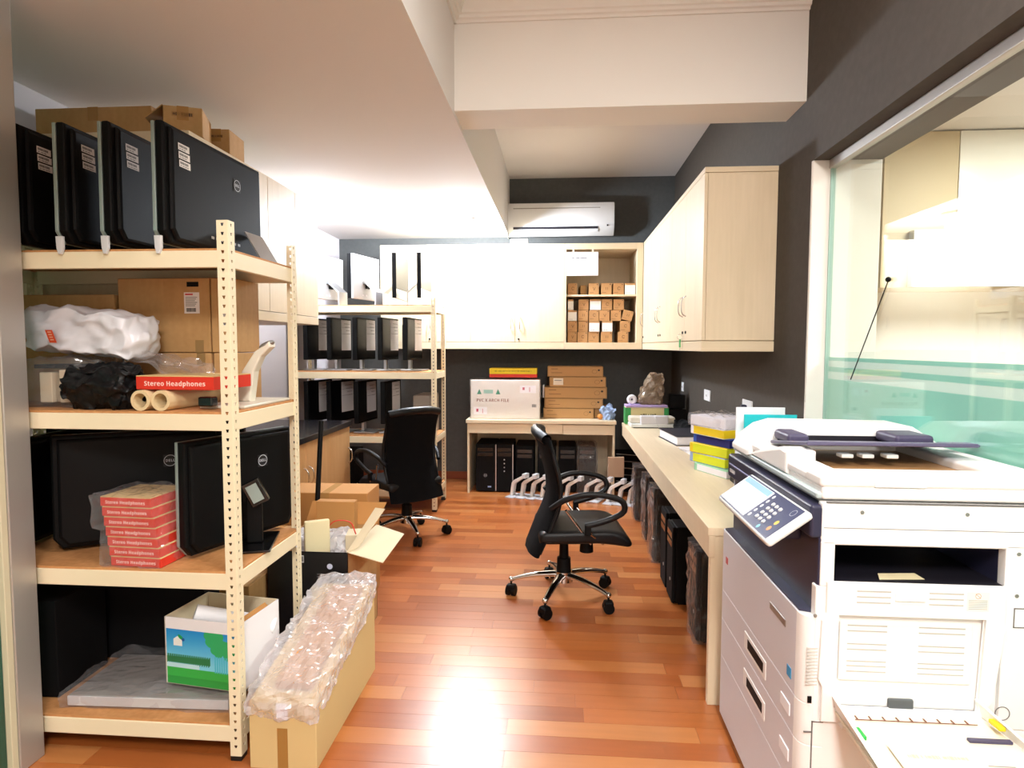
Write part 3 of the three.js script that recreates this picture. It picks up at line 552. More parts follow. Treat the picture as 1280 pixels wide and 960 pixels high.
// ---- lowest shelf (top at .138)
{
  const S4 = 0.14;
  const t = thing('flat_parcel', 'flat grey tray wrapped in clear film on the lowest shelf', 'parcel', [-1.535, S4, 2.28], 0.03);
  part('tray', bx(-0.31, 0.31, 0.004, 0.045, -0.14, 0.17, 0.006), std(0x8f8b86, 0.35), t);
  part('tray_edge', bx(-0.31, 0.31, 0.006, 0.043, 0.17, 0.175, 0.002), std(0xc9c7c8, 0.3), t);
  part('film', lump(0.67, 0.062, 0.36, { seg: 20, round: 0.04, amp: 0.014, freq: 13, s: 31, crease: true }), M.film, t);
  carton('black carton filling the dark rear of the lowest shelf', [-1.9, S4, 2.515], [0.78, 0.47, 0.12], 0, { mat: M.blackMatte, tape: false });
  carton('black carton beside the aluminium post on the lowest shelf', [-2.1, S4, 2.28], [0.36, 0.38, 0.26], 0, { mat: M.blackMatte, tape: false });
  carton('brown carton standing behind the landscape printed box', [-1.53, 0, 2.765], [0.24, 0.4, 0.24], 0, {});
  const b = thing('printed_box', 'open white box printed with a green park landscape, holding a paper roll', 'box', [-1.315, S4 + 0.07, 2.265], -0.14);
  const W = 0.33, H = 0.26, D = 0.24, k = 0.004;
  const land = printMat(W * 0.96, H * 0.86, (g, w, h) => {
    const s = g.createLinearGradient(0, 0, 0, h); s.addColorStop(0, '#1f8fd8'); s.addColorStop(0.6, '#7fd4ee'); g.fillStyle = s; g.fillRect(0, 0, w, h);
    g.fillStyle = '#2b7a4a'; for (let i = 0; i < 60; i++) g.fillRect(i * w / 100, h * (0.5 - 0.05 * Math.abs(Math.sin(i * 2.1))), w / 90, h * 0.15);
    g.fillStyle = '#bfe6ee'; g.fillRect(0, h * 0.62, w * 0.45, h * 0.09);
    g.fillStyle = '#37b24a'; g.fillRect(0, h * 0.7, w, h * 0.3); g.fillStyle = '#2f9e42'; g.fillRect(0, h * 0.86, w, h * 0.14);
    g.fillStyle = '#33b06a'; for (let i = 0; i < 46; i++) { g.beginPath(); g.arc(w * (0.58 + 0.46 * Math.abs(Math.sin(i * 1.7))), h * (0.06 + 0.36 * Math.abs(Math.sin(i * 2.9)) * (1 - 0.4 * Math.abs(Math.sin(i)))), w * 0.06, 0, 7); g.fill(); }
    g.fillStyle = '#49bfd8'; for (let i = 0; i < 12; i++) g.fillRect(w * (0.66 + i * 0.03), h * 0.42, w * 0.018, h * 0.3);
    g.fillStyle = '#f4f4f0'; g.beginPath(); g.moveTo(w * 0.1, h * 0.3); g.lineTo(w * 0.1, h * 0.18); g.lineTo(w * 0.16, h * 0.12); g.lineTo(w * 0.22, h * 0.18); g.lineTo(w * 0.22, h * 0.3); g.fill();
    g.fillStyle = '#1f9e57'; g.beginPath(); g.ellipse(w * 0.2, h * 0.14, w * 0.045, h * 0.03, 0.7, 0, 7); g.fill(); g.fillStyle = '#2256a8'; g.beginPath(); g.ellipse(w * 0.235, h * 0.18, w * 0.02, h * 0.03, 0.4, 0, 7); g.fill();
  }, 1600, 0.4);
  part('front_wall', bx(-W / 2, W / 2, 0, H, D / 2 - k, D / 2), M.paper, b); part('rear_wall', bx(-W / 2, W / 2, 0, H, -D / 2, -D / 2 + k), M.cardPale, b);
  part('side_wall', bx(-W / 2, -W / 2 + k, 0, H, -D / 2, D / 2), M.cardPale, b); part('side_wall', bx(W / 2 - k, W / 2, 0, H, -D / 2, D / 2), M.paper, b); part('base', bx(-W / 2, W / 2, 0, k, -D / 2, D / 2), M.cardPale, b);
  print('landscape_print', b, W * 0.96, H * 0.82, land, [0, H * 0.42, D / 2]);
  part('inner_flap', sheet([W / 2 - 0.05, H - 0.01, D / 2 - 0.02], [W / 2 - 0.05, H - 0.01, -D / 2 + 0.02], [W / 2 - 0.006, H - 0.05, -D / 2 + 0.02], [W / 2 - 0.006, H - 0.05, D / 2 - 0.02]), M.cardOrange, b);
  const sup = one('flat_case', 'grey flat case under the landscape printed box', 'case', bx(-0.15, 0.15, 0, 0.02, -0.1, 0.1, 0.004), std(0x8a8885, 0.5), [-1.31, S4 + 0.05, 2.28], -0.1);
  const r = cyl(0.033, 0.033, 0.3, 20); r.rotateZ(Math.PI / 2 - 0.35); r.rotateY(0.5);
  one('paper_roll', 'white paper roll leaning inside the landscape printed box', 'roll', r, M.paper, [-1.27, S4 + 0.28, 2.27]);
}
// ============================================================ CARTONS ON THE FLOOR
{
  const t = thing('long_carton', 'long kraft carton with sloping film covered top standing on the floor', 'carton', [-0.967, 0, 2.02]);
  const w = 0.245, L = 0.69;
  const g = extr([[0, 0], [L, 0], [L, 0.4], [0, 0.24]], w, 0.003); g.rotateY(Math.PI / 2); part('box', muv(g), std(0xd9bd85, 0.85), t);
  part('tape', bx(-0.02, 0.018, 0.0, 0.15, 0.0, 0.0008), std(0xa87b40, 0.3), t, 'brown tape strip');
  part('white_tape', bx(-0.02, 0.022, 0.185, 0.243, 0.004, 0.005), M.paper, t, 'white tape patch');
  part('inner_box', (() => { const q = bx(-0.05, 0.085, 0, 0.035, -L + 0.04, -0.06, 0.004); q.rotateX(0.22); return T(q, 0, 0.245, 0); })(), M.cardOrange, t);
  const film = lump(0.27, 0.11, L + 0.05, { segs: [22, 10, 56], round: 0.16, amp: 0.016, freq: 19, s: 41, crease: true, flatBottom: false, shape: (v) => { v.y += (-v.z) * 0.235; } });
  part('film', T(film, 0, 0.262, -L / 2), M.filmCloud, t, 'crinkled clear film');
}
{ // open black printed carton
  const t = thing('open_carton', 'open black printed carton with kraft flaps spread towards the aisle', 'carton', [-1.2, 0, 2.8]);
  const w = 0.4, h = 0.515, d = 0.46, k = 0.005, x0 = -w / 2, x1 = w / 2;
  const face = printMat(w, h, (g, W, H) => {
    g.fillStyle = '#101014'; g.fillRect(0, 0, W, H); g.fillStyle = '#e8e6ea'; g.fillRect(W * 0.33, H * 0.03, W * 0.13, H * 0.07); barcode(g, W * 0.34, H * 0.04, W * 0.11, H * 0.05);
    g.fillStyle = '#c9cfe6'; g.beginPath(); g.arc(W * 0.78, H * 0.13, W * 0.035, 0, 7); g.fill(); fillText(g, 'M40', W * 0.4, H * 0.44, `bold ${Math.round(H * 0.065)}px sans-serif`, '#f2f2f2');
    g.fillStyle = '#c9b02a'; g.fillRect(W * 0.55, H * 0.33, W * 0.17, H * 0.16); fillText(g, 'xdt', W * 0.57, H * 0.44, `bold ${Math.round(H * 0.06)}px sans-serif`, '#f2c83a'); fillText(g, '✈ ★', W * 0.78, H * 0.44, `${Math.round(H * 0.06)}px sans-serif`, '#e8e8e8');
    g.fillStyle = '#5c5c60'; for (let i = 0; i < 3; i++) g.fillRect(W * 0.62, H * (0.2 + i * 0.025), W * (0.3 - 0.04 * i), H * 0.012);
  }, 1400, 0.35);
  part('front_wall', bx(x0, x1, 0, h, -k, 0), M.blackMatte, t); print('front_print', t, w * 0.99, h * 0.99, face, [0, h / 2, 0]);
  part('rear_wall', bx(x0, x1, 0, h, -d, -d + k), M.card, t); part('side_wall', bx(x0, x0 + k, 0, h, -d, 0), M.card, t);
  part('side_wall', bx(x1 - k, x1, 0, h, -d, 0), M.card, t); part('base', bx(x0, x1, 0, k, -d, 0), M.card, t);
  part('side_flap', sheet([x1, h, 0], [x1 + 0.17, h - 0.045, 0], [x1 + 0.17, h - 0.03, -d + 0.06], [x1, h, -d], 0.004), M.cardPale, t, 'wide pale flap');
  part('upright_flap', sheet([x1 - 0.005, h, 0], [x1 + 0.045, h + 0.02, -0.02], [x1 + 0.125, h + 0.16, -0.2], [x1 + 0.07, h + 0.16, -0.22], 0.004), M.cardPale, t, 'narrow raised flap');
  part('rear_flap', sheet([x0, h, -d], [x1, h, -d], [x1 + 0.03, h + 0.1, -d - 0.1], [x0, h + 0.1, -d - 0.1], 0.004), M.cardOrange, t);
  const I = [-1.2, 0.36, 2.98];
  one('crumpled_wrap', 'crumpled white plastic wrap inside the open black carton', 'wrap', lump(0.32, 0.22, 0.26, { seg: 16, round: 0.6, amp: 0.045, freq: 12, s: 51, crease: true }), M.filmWhite, [-1.21, 0.33, 3.05]);
  one('foam_block', 'pale yellow foam slab standing in the open black carton', 'foam', bx(-0.06, 0.06, 0, 0.2, -0.016, 0.016, 0.006), M.foam, [-1.19, 0.44, 2.9], 0.5);
  one('small_box', 'small orange cardboard insert with cut slots in open black carton', 'box', bx(-0.11, 0.1, 0, 0.2, -0.03, 0.03, 0.003), M.cardOrange, [-1.2, 0.46, 3.215], 0.0);
  one('small_box', 'small pale box lying beside the crumpled wrap in black carton', 'box', bx(-0.04, 0.05, 0, 0.1, -0.06, 0.06, 0.003), M.cardPale, [-1.05, 0.44, 3.05], 0.2);
  one('red_cable', 'thin red cable looping out of the open black carton', 'cable', tube([[-0.06, 0, 0], [0, 0.06, 0.02], [0.07, 0.05, 0], [0.11, 0, 0.03]], 0.003, 24, 6), M.red, [-1.12, 0.56, 2.98]);
  carton('wide brown carton standing behind the open black carton', [-1.36, 0, 3.56], [0.5, 0.645, 0.26], 0.03, { mat: M.cardOrange });
  carton('brown carton between the shelf rack and the brown base cabinet', [-1.53, 0, 3.09], [0.22, 0.5, 0.34], 0.0, {});
  one('black_pole', 'tall black pole leaning by the brown base cabinet doors', 'pole', rod([0, 0, 0], [-0.01, 1.06, -0.2], 0.014, 10), M.black, [-1.385, 0, 3.29]);
}
// ============================================================ OFFICE CHAIRS (front towards +x)
function surface(nu, nv, f) {   // closed-free grid surface
  const pos = [], idx = []; for (let i = 0; i <= nu; i++) for (let j = 0; j <= nv; j++) pos.push(...f(i / nu, j / nv));
  for (let i = 0; i < nu; i++) for (let j = 0; j < nv; j++) { const a = i * (nv + 1) + j, b = a + 1, c = a + nv + 1, d = c + 1; idx.push(a, c, b, b, c, d); }
  const g = new THREE.BufferGeometry(); g.setAttribute('position', new THREE.Float32BufferAttribute(pos, 3)); g.setIndex(idx); g.computeVertexNormals(); return g;
}
function chair(label, pos, turn, legTurn) {
  const t = thing('office_chair', label, 'chair', pos, turn);
  // back: curved shell, thickness by an offset closed loop
  const C = new THREE.CatmullRomCurve3([[-0.215, 0.32, 0], [-0.165, 0.45, 0], [-0.105, 0.6, 0], [-0.095, 0.72, 0], [-0.13, 0.88, 0], [-0.165, 1.0, 0]].map(p => new THREE.Vector3(...p)));
  const hw = v => 0.225 + 0.012 * Math.cos(v * 6) - 0.03 * Math.max(0, 0.15 - v);
  const back = surface(30, 40, (u, v) => {   // u up, v around the cross-section
    const p = C.getPoint(u), a = v * Math.PI * 2, w = hw(u), th = 0.017 + 0.012 * Math.max(0, u - 0.9) * 10 * 0.6;
    const cz = Math.sign(Math.cos(a)) * Math.pow(Math.abs(Math.cos(a)), 0.35), sx = Math.sign(Math.sin(a)) * Math.pow(Math.abs(Math.sin(a)), 0.7);
    const bow = 0.045 * cz * cz; return [p.x + bow + sx * th, p.y + (u < 0.02 ? 0 : 0), cz * w];
  });
  part('backrest', muv(back, 8), M.blackFabric, t);
  const roll = tube([[-0.125, 0.985, -0.22], [-0.16, 1.003, -0.12], [-0.17, 1.007, 0], [-0.16, 1.003, 0.12], [-0.125, 0.985, 0.22]], 0.03, 24, 10); roll.computeVertexNormals(); part('head_roll', roll, M.leather, t, 'shiny padded top roll');
  for (const s of [-1, 1]) part('back_rim', tube([[-0.16, 0.34, s * 0.215], [-0.055, 0.6, s * 0.225], [-0.045, 0.72, s * 0.225], [-0.11, 0.98, s * 0.215]], 0.012, 20, 8), M.leather, t);
  // seat
  const sp = new THREE.Shape(); sp.moveTo(-0.16, 0.4); sp.quadraticCurveTo(-0.18, 0.46, -0.12, 0.47); sp.lineTo(0.2, 0.475); sp.quadraticCurveTo(0.33, 0.475, 0.36, 0.4); sp.quadraticCurveTo(0.365, 0.375, 0.33, 0.375); sp.quadraticCurveTo(0.2, 0.4, 0.1, 0.395); sp.closePath();
  const sg = new THREE.ExtrudeGeometry(sp, { depth: 0.4, bevelEnabled: true, bevelSize: 0.025, bevelThickness: 0.04, bevelOffset: -0.025, bevelSegments: 4, curveSegments: 10 }); sg.translate(0, 0, -0.2);
  part('seat', muv(toCreasedNormals(sg, 1)), M.leather, t);
  part('mechanism', [bx(-0.12, 0.12, 0.345, 0.4, -0.08, 0.08, 0.015), T(cyl(0.035, 0.04, 0.09, 14), 0.12, 0.36, 0.1)], M.black, t);
  part('gas_lift', [T(cyl(0.026, 0.03, 0.2, 16), 0, 0.25, 0), T(cyl(0.04, 0.044, 0.09, 16), 0, 0.2, 0)], M.black, t);
  for (const s of [-1, 1]) {
    const z = s * 0.265;
    const loop = tube([[-0.1, 0.6, s * 0.235], [-0.03, 0.655, z], [0.08, 0.69, z + s * 0.02], [0.2, 0.685, z + s * 0.025], [0.29, 0.65, z + s * 0.02], [0.3, 0.6, z + s * 0.015], [0.24, 0.555, z], [0.15, 0.525, z], [0.09, 0.51, z - s * 0.005]], 0.017, 40, 8);
    const a = part('armrest', loop, M.leather, t);
    part('arm_bracket', bx(0.085, 0.12, 0.46, 0.52, z - 0.012, z + 0.012, 0.005), M.black, a);
    part('arm_rod', [rod([-0.02, 0.6, z], [0.13, 0.39, s * 0.2], 0.008), rod([0.1, 0.48, z], [0.2, 0.39, s * 0.2], 0.008)], M.chrome, a, 'chrome rods');
  }
  // five legs on casters
  part('hub', [T(cyl(0.05, 0.055, 0.06, 20), 0, 0.135, 0)], M.chrome, t);
  for (let k = 0; k < 5; k++) {
    const a = legTurn + k * Math.PI * 2 / 5, n = 10;
    const leg = surface(n, 12, (u, v) => { const r = 0.03 + u * 0.285, y = 0.145 - 0.045 * u * u, w = 0.028 - 0.012 * u, h = 0.02 - 0.008 * u, b = v * Math.PI * 2; return [r, y + Math.sin(b) * h, Math.cos(b) * w]; });
    const tip = new THREE.SphereGeometry(0.017, 10, 8); tip.translate(0.315, 0.1, 0);
    const g = merge([muv(leg), muv(tip)]); g.rotateY(a); const L = part('leg', g, M.chrome, t);
    const w1 = cyl(0.031, 0.031, 0.02, 20); w1.rotateX(Math.PI / 2); const c = [T(w1.clone(), 0, 0.031, 0.018), T(w1.clone(), 0, 0.031, -0.018), bx(-0.028, 0.028, 0.03, 0.07, -0.029, 0.029, 0.014), T(cyl(0.006, 0.006, 0.05, 8), 0.0, 0.075, 0)];
    const cg = merge(c.map(q => muv(q))); cg.rotateY(k * 1.3); cg.translate(0.315, 0, 0); cg.rotateY(a); part('caster', cg, M.black, L);
  }
  return t;
}
chair('black leather office chair with looped arms standing alone on the open floor', [0.035, 0, 3.6], 0.1, 101 * Math.PI / 180);
chair('black office chair with its mesh back to the aisle beside rear rack', [-1.2, 0, 4.72], 2.35, 0.35);
// ============================================================ AIR CONDITIONER AND WALL FITTINGS
{
  const t = thing('air_conditioner', 'white wall air conditioner with dark outlet slot below the recess ceiling', 'air conditioner', [0, 2.68, DB - 0.001]);
  const p = [[0, 0.03], [0.13, 0.0], [0.2, 0.07], [0.215, 0.12], [0.21, 0.3], [0.19, 0.34], [0, 0.345]];
  const g = extr(p, 1.13, 0.008); g.rotateY(-Math.PI / 2); part('body', T(muv(toCreasedNormals(g, 0.7)), 0.005, 0, 0), M.copier, t);
  part('intake_groove', bx(-0.5, 0.42, 0.278, 0.287, 0.205, 0.2125, 0.002), std(0x9a948a, 0.6), t);
  part('outlet_slot', sheet([-0.5, 0.058, 0.2], [0.4, 0.058, 0.2], [0.4, 0.088, 0.212], [-0.5, 0.088, 0.212], 0.002), M.copierDark, t, 'dark outlet slot');
  part('louvre', sheet([-0.5, 0.042, 0.176], [0.4, 0.042, 0.176], [0.4, 0.064, 0.206], [-0.5, 0.064, 0.206], 0.004), M.copier, t);
  part('receiver', bx(0.49, 0.505, 0.09, 0.105, 0.205, 0.2165, 0.002), M.black, t); part('side_cap', bx(-0.575, -0.56, 0.0, 0.345, 0, 0.2, 0.006), M.copierRim, t);
  one('cable_box', 'small white trunking box on the cupboard under air conditioner', 'box', bx(-0.09, 0.09, 0, 0.058, -0.06, 0.06, 0.006), M.socket, [-0.41, 2.519, 6.28]);
  const sk = (lab, d, y, w, plug) => { const s = thing('wall_socket', lab, 'socket', [XR, y, d]); part('face_plate', bx(-0.01, 0, -0.045, 0.045, -w / 2, w / 2, 0.004), M.socket, s); part('switch', bx(-0.013, -0.01, -0.012, 0.012, 0.015, 0.03, 0.001), M.paper, s); if (plug) part('plug', bx(-0.045, -0.01, -0.03, 0.015, -0.03, 0.015, 0.008), M.copierNavy, s, 'dark plug'); else part('pin_holes', bx(-0.0106, -0.01, -0.01, 0.006, -0.02, -0.004), M.black, s); };
  sk('white wall socket nearest the corner above the long desk', 6.16, 1.105, 0.09, false); sk('blank white wall socket between two others on dark wall', 5.15, 1.1, 0.2, false); sk('white double wall socket with a dark plug', 4.07, 1.11, 0.2, true);
}
// ============================================================ CARTONS IN THE OPEN SHELF
{
  const mk = (i, white) => printMat(0.1, 0.1, (g, w, h) => { g.fillStyle = white ? '#efece6' : '#b98a58'; g.fillRect(0, 0, w, h); if (!white) { g.strokeStyle = '#6e4d2a'; g.lineWidth = w * 0.05; g.beginPath(); if (i % 3 === 0) g.arc(w * 0.55, h * 0.45, h * 0.13, 0.6, 6); else if (i % 3 === 1) { g.moveTo(w * 0.42, h * 0.34); g.lineTo(w * 0.54, h * 0.6); g.lineTo(w * 0.66, h * 0.34); } else { g.moveTo(w * 0.45, h * 0.34); g.lineTo(w * 0.45, h * 0.58); g.moveTo(w * 0.62, h * 0.34); g.lineTo(w * 0.62, h * 0.58); } g.stroke(); g.fillStyle = '#3a2a1a'; g.fillRect(w * 0.82, h * 0.06, w * 0.09, h * 0.09); g.fillStyle = '#8a6238'; g.fillRect(w * 0.08, h * 0.8, w * 0.4, h * 0.05); } else { g.fillStyle = '#4a4540'; g.fillRect(w * 0.82, h * 0.04, w * 0.09, h * 0.09); g.fillStyle = '#b98a58'; g.fillRect(0, 0, w, h * 0.16); scribble(g, w * 0.15, h * 0.85, w * 0.4, h * 0.06, '#aaa'); } }, 800);
  const F = [0, 1, 2, 3, 4].map(i => mk(i, false)), FW = mk(0, true);
  const X = c => 0.047 + (c - 758) * 0.00176;
  const rows = [
    [2.017, [[768, 822], [888, 945], [958, 1018], [1024, 1085], [1090, 1150, 1]]],
    [1.866, [[770, 803, 1], [832, 890], [894, 958, 1], [962, 1022], [1028, 1088]]],
    [1.757, [[770, 822, 1], [828, 885], [888, 945], [948, 1008], [1011, 1070]]],
    [1.648, [[770, 825], [829, 885], [890, 950, 1], [965, 1025, 1], [1065, 1122]]],
    [1.54, [[770, 822], [826, 885], [888, 950], [958, 1022], [1055, 1114]]],
  ];
  let k = 0;
  rows.forEach(([y, bs], r) => bs.forEach(([a, b, wh], ci) => {
    const w = X(b) - X(a) - 0.002, h = r === 0 ? 0.115 : 0.107, x = (X(a) + X(b)) / 2 + 0.014;
    const top = r === 0;
    const t = thing('toner_carton', `small ${wh ? 'white ended' : 'brown'} carton, ${['upper level', 'fourth row up', 'third row up', 'second row up', 'bottom row'][r]} of open shelf, ${ord[ci]} from cupboard doors`, 'carton', [x, y, 6.42 + rr(-0.008, 0.008)], rr(-0.015, 0.015), wh ? (top ? undefined : 'white ended cartons in the lower pile') : top ? 'brown cartons on the upper level of the open shelf' : 'brown cartons in the lower pile of the open shelf');
    part('box', bx(-w / 2, w / 2, 0, h, -0.2, 0.2, 0.003), M.card, t); print('end_print', t, w * 0.98, h * 0.97, wh ? FW : F[k++ % 5], [0, h / 2, 0.2]);
  }));
  const tl = thing('toner_carton', 'small brown carton tilted against the pile in the open shelf', 'carton', [0.665, 1.762, 6.42]); { const g = bx(-0.05, 0.05, 0, 0.1, -0.2, 0.2, 0.003); g.rotateZ(-0.25); part('box', g, M.card, tl); const q = print('end_print', tl, 0.098, 0.096, F[2], [0.012, 0.048, 0.2]); q.rotation.z = -0.25; }
  const bk = thing('dark_carton', 'dark brown carton turned sideways on the upper level of open shelf', 'carton', [0.232, 2.017, 6.44], 0.04); part('box', bx(-0.03, 0.03, 0, 0.1, -0.15, 0.15, 0.003), M.card, bk);
  const pn = thing('paper_notice', 'white paper notice taped at the top of the open shelf', 'notice', [0.222, 2.2, 6.156]);
  part('paper', bx(-0.155, 0.155, 0, 0.232, 0, 0.0012), printMat(0.31, 0.232, (g, w, h) => { g.fillStyle = '#eeedf4'; g.fillRect(0, 0, w, h); }, 300), pn);
  print('lettering', pn, 0.3, 0.22, printMat(0.3, 0.22, (g, w, h) => { g.fillStyle = '#eeedf4'; g.fillRect(0, 0, w, h); scribble(g, w * 0.14, h * 0.24, w * 0.5, h * 0.06, '#6a6a72'); }, 900), [0, 0.116, 0.0012]);
  part('tape', [bx(-0.1, -0.08, 0.225, 0.26, 0.001, 0.0025), bx(0.09, 0.11, 0.225, 0.26, 0.001, 0.0025)], M.copierTray, pn);
}
// ============================================================ BACK DESK GOODS
{
  const Y = 0.757;
  const t = thing('wrapped_carton', 'white film wrapped carton printed with red and green marks on desk', 'carton', [-0.55, Y, 6.42]);
  const W = 0.71, H = 0.4, D = 0.4;
  const face = printMat(W, H, (g, w, h) => {
    g.fillStyle = '#e8e1d6'; g.fillRect(0, 0, w, h); fillText(g, 'PVC X ARCH FILE', w * 0.07, h * 0.52, `bold ${Math.round(h * 0.11)}px sans-serif`, '#8a5a48');
    g.fillStyle = '#2f8a6a'; for (const x of [0.08, 0.36]) { g.beginPath(); g.moveTo(w * x, h * 0.36); g.lineTo(w * (x + 0.035), h * 0.22); g.lineTo(w * (x + 0.07), h * 0.36); g.fill(); }
    g.fillStyle = '#9cc6b4'; g.fillRect(w * 0.18, h * 0.24, w * 0.14, h * 0.1); g.fillStyle = '#f6f2f2'; g.fillRect(w * 0.03, h * 0.7, w * 0.2, h * 0.2); g.fillRect(w * 0.72, h * 0.12, w * 0.24, h * 0.2); g.fillStyle = '#c23a5a'; g.fillRect(w * 0.07, h * 0.75, w * 0.03, h * 0.08); g.fillRect(w * 0.16, h * 0.75, w * 0.008, h * 0.12); g.fillRect(w * 0.76, h * 0.17, w * 0.03, h * 0.07); g.fillRect(w * 0.86, h * 0.17, w * 0.008, h * 0.12);
    barcode(g, w * 0.9, h * 0.62, w * 0.06, h * 0.08);
  }, 1000, 0.35);
  part('box', bx(-W / 2, W / 2, 0, H, -D / 2, D / 2, 0.006), std(0xe6dfd2, 0.5), t); print('front_print', t, W * 0.97, H * 0.96, face, [0, H / 2, D / 2]);
  part('film', lump(W + 0.022, H + 0.01, D + 0.022, { seg: 18, round: 0.02, amp: 0.005, freq: 10, s: 61, crease: true }), M.filmSmooth, t);
  one('red_box', 'flat red box under the yellow box on the wrapped carton', 'box', bx(-0.24, 0.25, 0, 0.035, -0.12, 0.12, 0.003), M.red, [-0.48, Y + H + 0.022, 6.42]);
  const y = thing('yellow_box', 'flat yellow box lying on top of the wrapped carton', 'box', [-0.48, Y + H + 0.0575, 6.42]); part('box', bx(-0.24, 0.25, 0, 0.06, -0.12, 0.12, 0.003), M.yellow, y);
  print('lettering', y, 0.46, 0.03, printMat(0.46, 0.03, (g, w, h) => { g.fillStyle = '#efcf1e'; g.fillRect(0, 0, w, h); scribble(g, w * 0.08, h / 2, w * 0.84, h * 0.4, '#a08a1c'); }, 900), [0.005, 0.03, 0.12]);
  const face2 = i => printMat(0.5, 0.11, (g, w, h) => { g.fillStyle = '#b98c57'; g.fillRect(0, 0, w, h); g.strokeStyle = '#6a4826'; g.lineWidth = 2; g.beginPath(); g.arc(w * 0.85, h * 0.5, h * 0.2, 0, 7); g.stroke(); g.fillStyle = '#2a2018'; g.beginPath(); g.arc(w * 0.93, h * 0.35, h * 0.09, 0, 7); g.fill(); g.fillStyle = '#7e5a34'; g.fillRect(w * 0.06, h * 0.2, w * 0.12, h * 0.07); g.fillRect(w * 0.06, h * 0.6, w * 0.2, h * 0.06); g.strokeRect(1, 1, w - 2, h - 2); if (i) { g.fillStyle = '#e6dccb'; g.fillRect(w * 0.06, h * 0.12, w * 0.18, h * 0.7); g.fillStyle = '#888'; g.fillRect(w * 0.08, h * 0.3, w * 0.13, h * 0.08); } }, 900);
  const f0 = face2(0), f1 = face2(1);
  [[0.1, 0.0, 0.52, 0.105, 0, 'long brown carton at the bottom of the desk pile'], [0.15, 0.107, 0.6, 0.1, 0, 'long brown carton with two black dots, second up in the desk pile'], [0.17, 0.209, 0.64, 0.115, 0, 'long brown carton in the middle of the desk pile'], [0.19, 0.326, 0.58, 0.105, 1, 'long brown carton with white label near top of the desk pile'], [0.165, 0.433, 0.57, 0.105, 0, 'long brown carton on top of the desk pile']].forEach(([x, dy, w, h, i, lab]) => {
    const c = carton(lab, [x, Y + dy, 6.46], [w, h, 0.26], 0, { tape: false, name: 'long_carton' }); print('print', c, w * 0.98, h * 0.95, i ? f1 : f0, [0, h / 2, 0.13]);
  });
  carton('short brown carton at the right foot of the desk pile', [0.45, Y, 6.48], [0.16, 0.13, 0.2], 0, { tape: false });
  one('white_packet', 'thin white packet standing against the desk carton pile', 'packet', bx(-0.008, 0.008, 0, 0.13, -0.06, 0.06, 0.004), M.paper, [-0.163, Y + 0.21, 6.44]);
  one('pale_blue_cloth', 'crumpled pale blue cloth at the end of the maple desk', 'cloth', lump(0.15, 0.13, 0.14, { seg: 12, round: 0.7, amp: 0.04, freq: 14, s: 71 }), M.lightBlue, [0.5, Y, 6.3]);
  one('tangerine', 'small orange tangerine beside the pale blue cloth', 'fruit', T(new THREE.SphereGeometry(0.03, 14, 10), 0, 0.03, 0), std(0xd98a3a, 0.5), [0.42, Y, 6.28]);
}
// ---- under the back desk
function tower(label, pos, turn, [w, h, d], style, group) {   // front towards +z
  const t = thing('computer_tower', label, 'computer', pos, turn, group);
  part('case', bx(-w / 2, w / 2, 0.01, h, -d, -0.02, 0.006), M.black, t); part('front_panel', bx(-w / 2, w / 2, 0.01, h, -0.02, 0, 0.008), M.blackMatte, t);
  part('foot', bx(-w / 2 + 0.01, w / 2 - 0.01, 0, 0.012, -d + 0.02, -0.04), M.black, t);
  part('drive_bay', [bx(-w * 0.4, w * 0.4, h - 0.075, h - 0.04, 0, 0.002, 0.001), bx(-w * 0.4, w * 0.4, h - 0.125, h - 0.09, 0, 0.002, 0.001)], M.blackGloss, t);
  if (style === 'logo') { print('logo', t, 0.035, 0.035, logoMat, [0, h * 0.35, 0.0004]); part('sticker', bx(w * 0.12, w * 0.3, 0.05, 0.065, 0, 0.001), M.lightBlue, t); }
  if (style === 'trim') { for (const s of [-1, 1]) part('side_trim', bx(s * w * 0.5 - 0.005, s * w * 0.5 + 0.005, 0.015, h - 0.005, -0.005, 0.006, 0.002), M.silver, t, 'thin silver trim'); part('button', [0, 1, 2, 3].map(i => T((() => { const c = cyl(0.007 - i * 0.0008, 0.007, 0.003, 12); c.rotateX(Math.PI / 2); return c; })(), 0, h * (0.68 - i * 0.08), 0.002)), M.silver, t); }
  if (style === 'plain') part('button', T((() => { const c = cyl(0.01, 0.01, 0.003, 14); c.rotateX(Math.PI / 2); return c; })(), w * 0.2, h * 0.3, 0.002), M.steel, t);
  return t;
}
tower('black computer tower with round logo at the desk side panel', [-0.75, 0, 6.2], 0, [0.2, 0.5, 0.42], 'logo');
tower('glossy black computer tower framed by two silver trims', [-0.555, 0, 6.2], 0, [0.175, 0.5, 0.42], 'trim');
tower('plain black computer tower right of the silver trimmed one', [-0.35, 0, 6.24], 0, [0.19, 0.48, 0.42], 'plain');
tower('plain black computer tower behind the white monitor stands', [-0.12, 0, 6.24], 0, [0.19, 0.48, 0.42], 'plain');
tower('plain black computer tower beside the film wrapped tower', [0.09, 0, 6.24], 0, [0.18, 0.48, 0.42], 'plain');
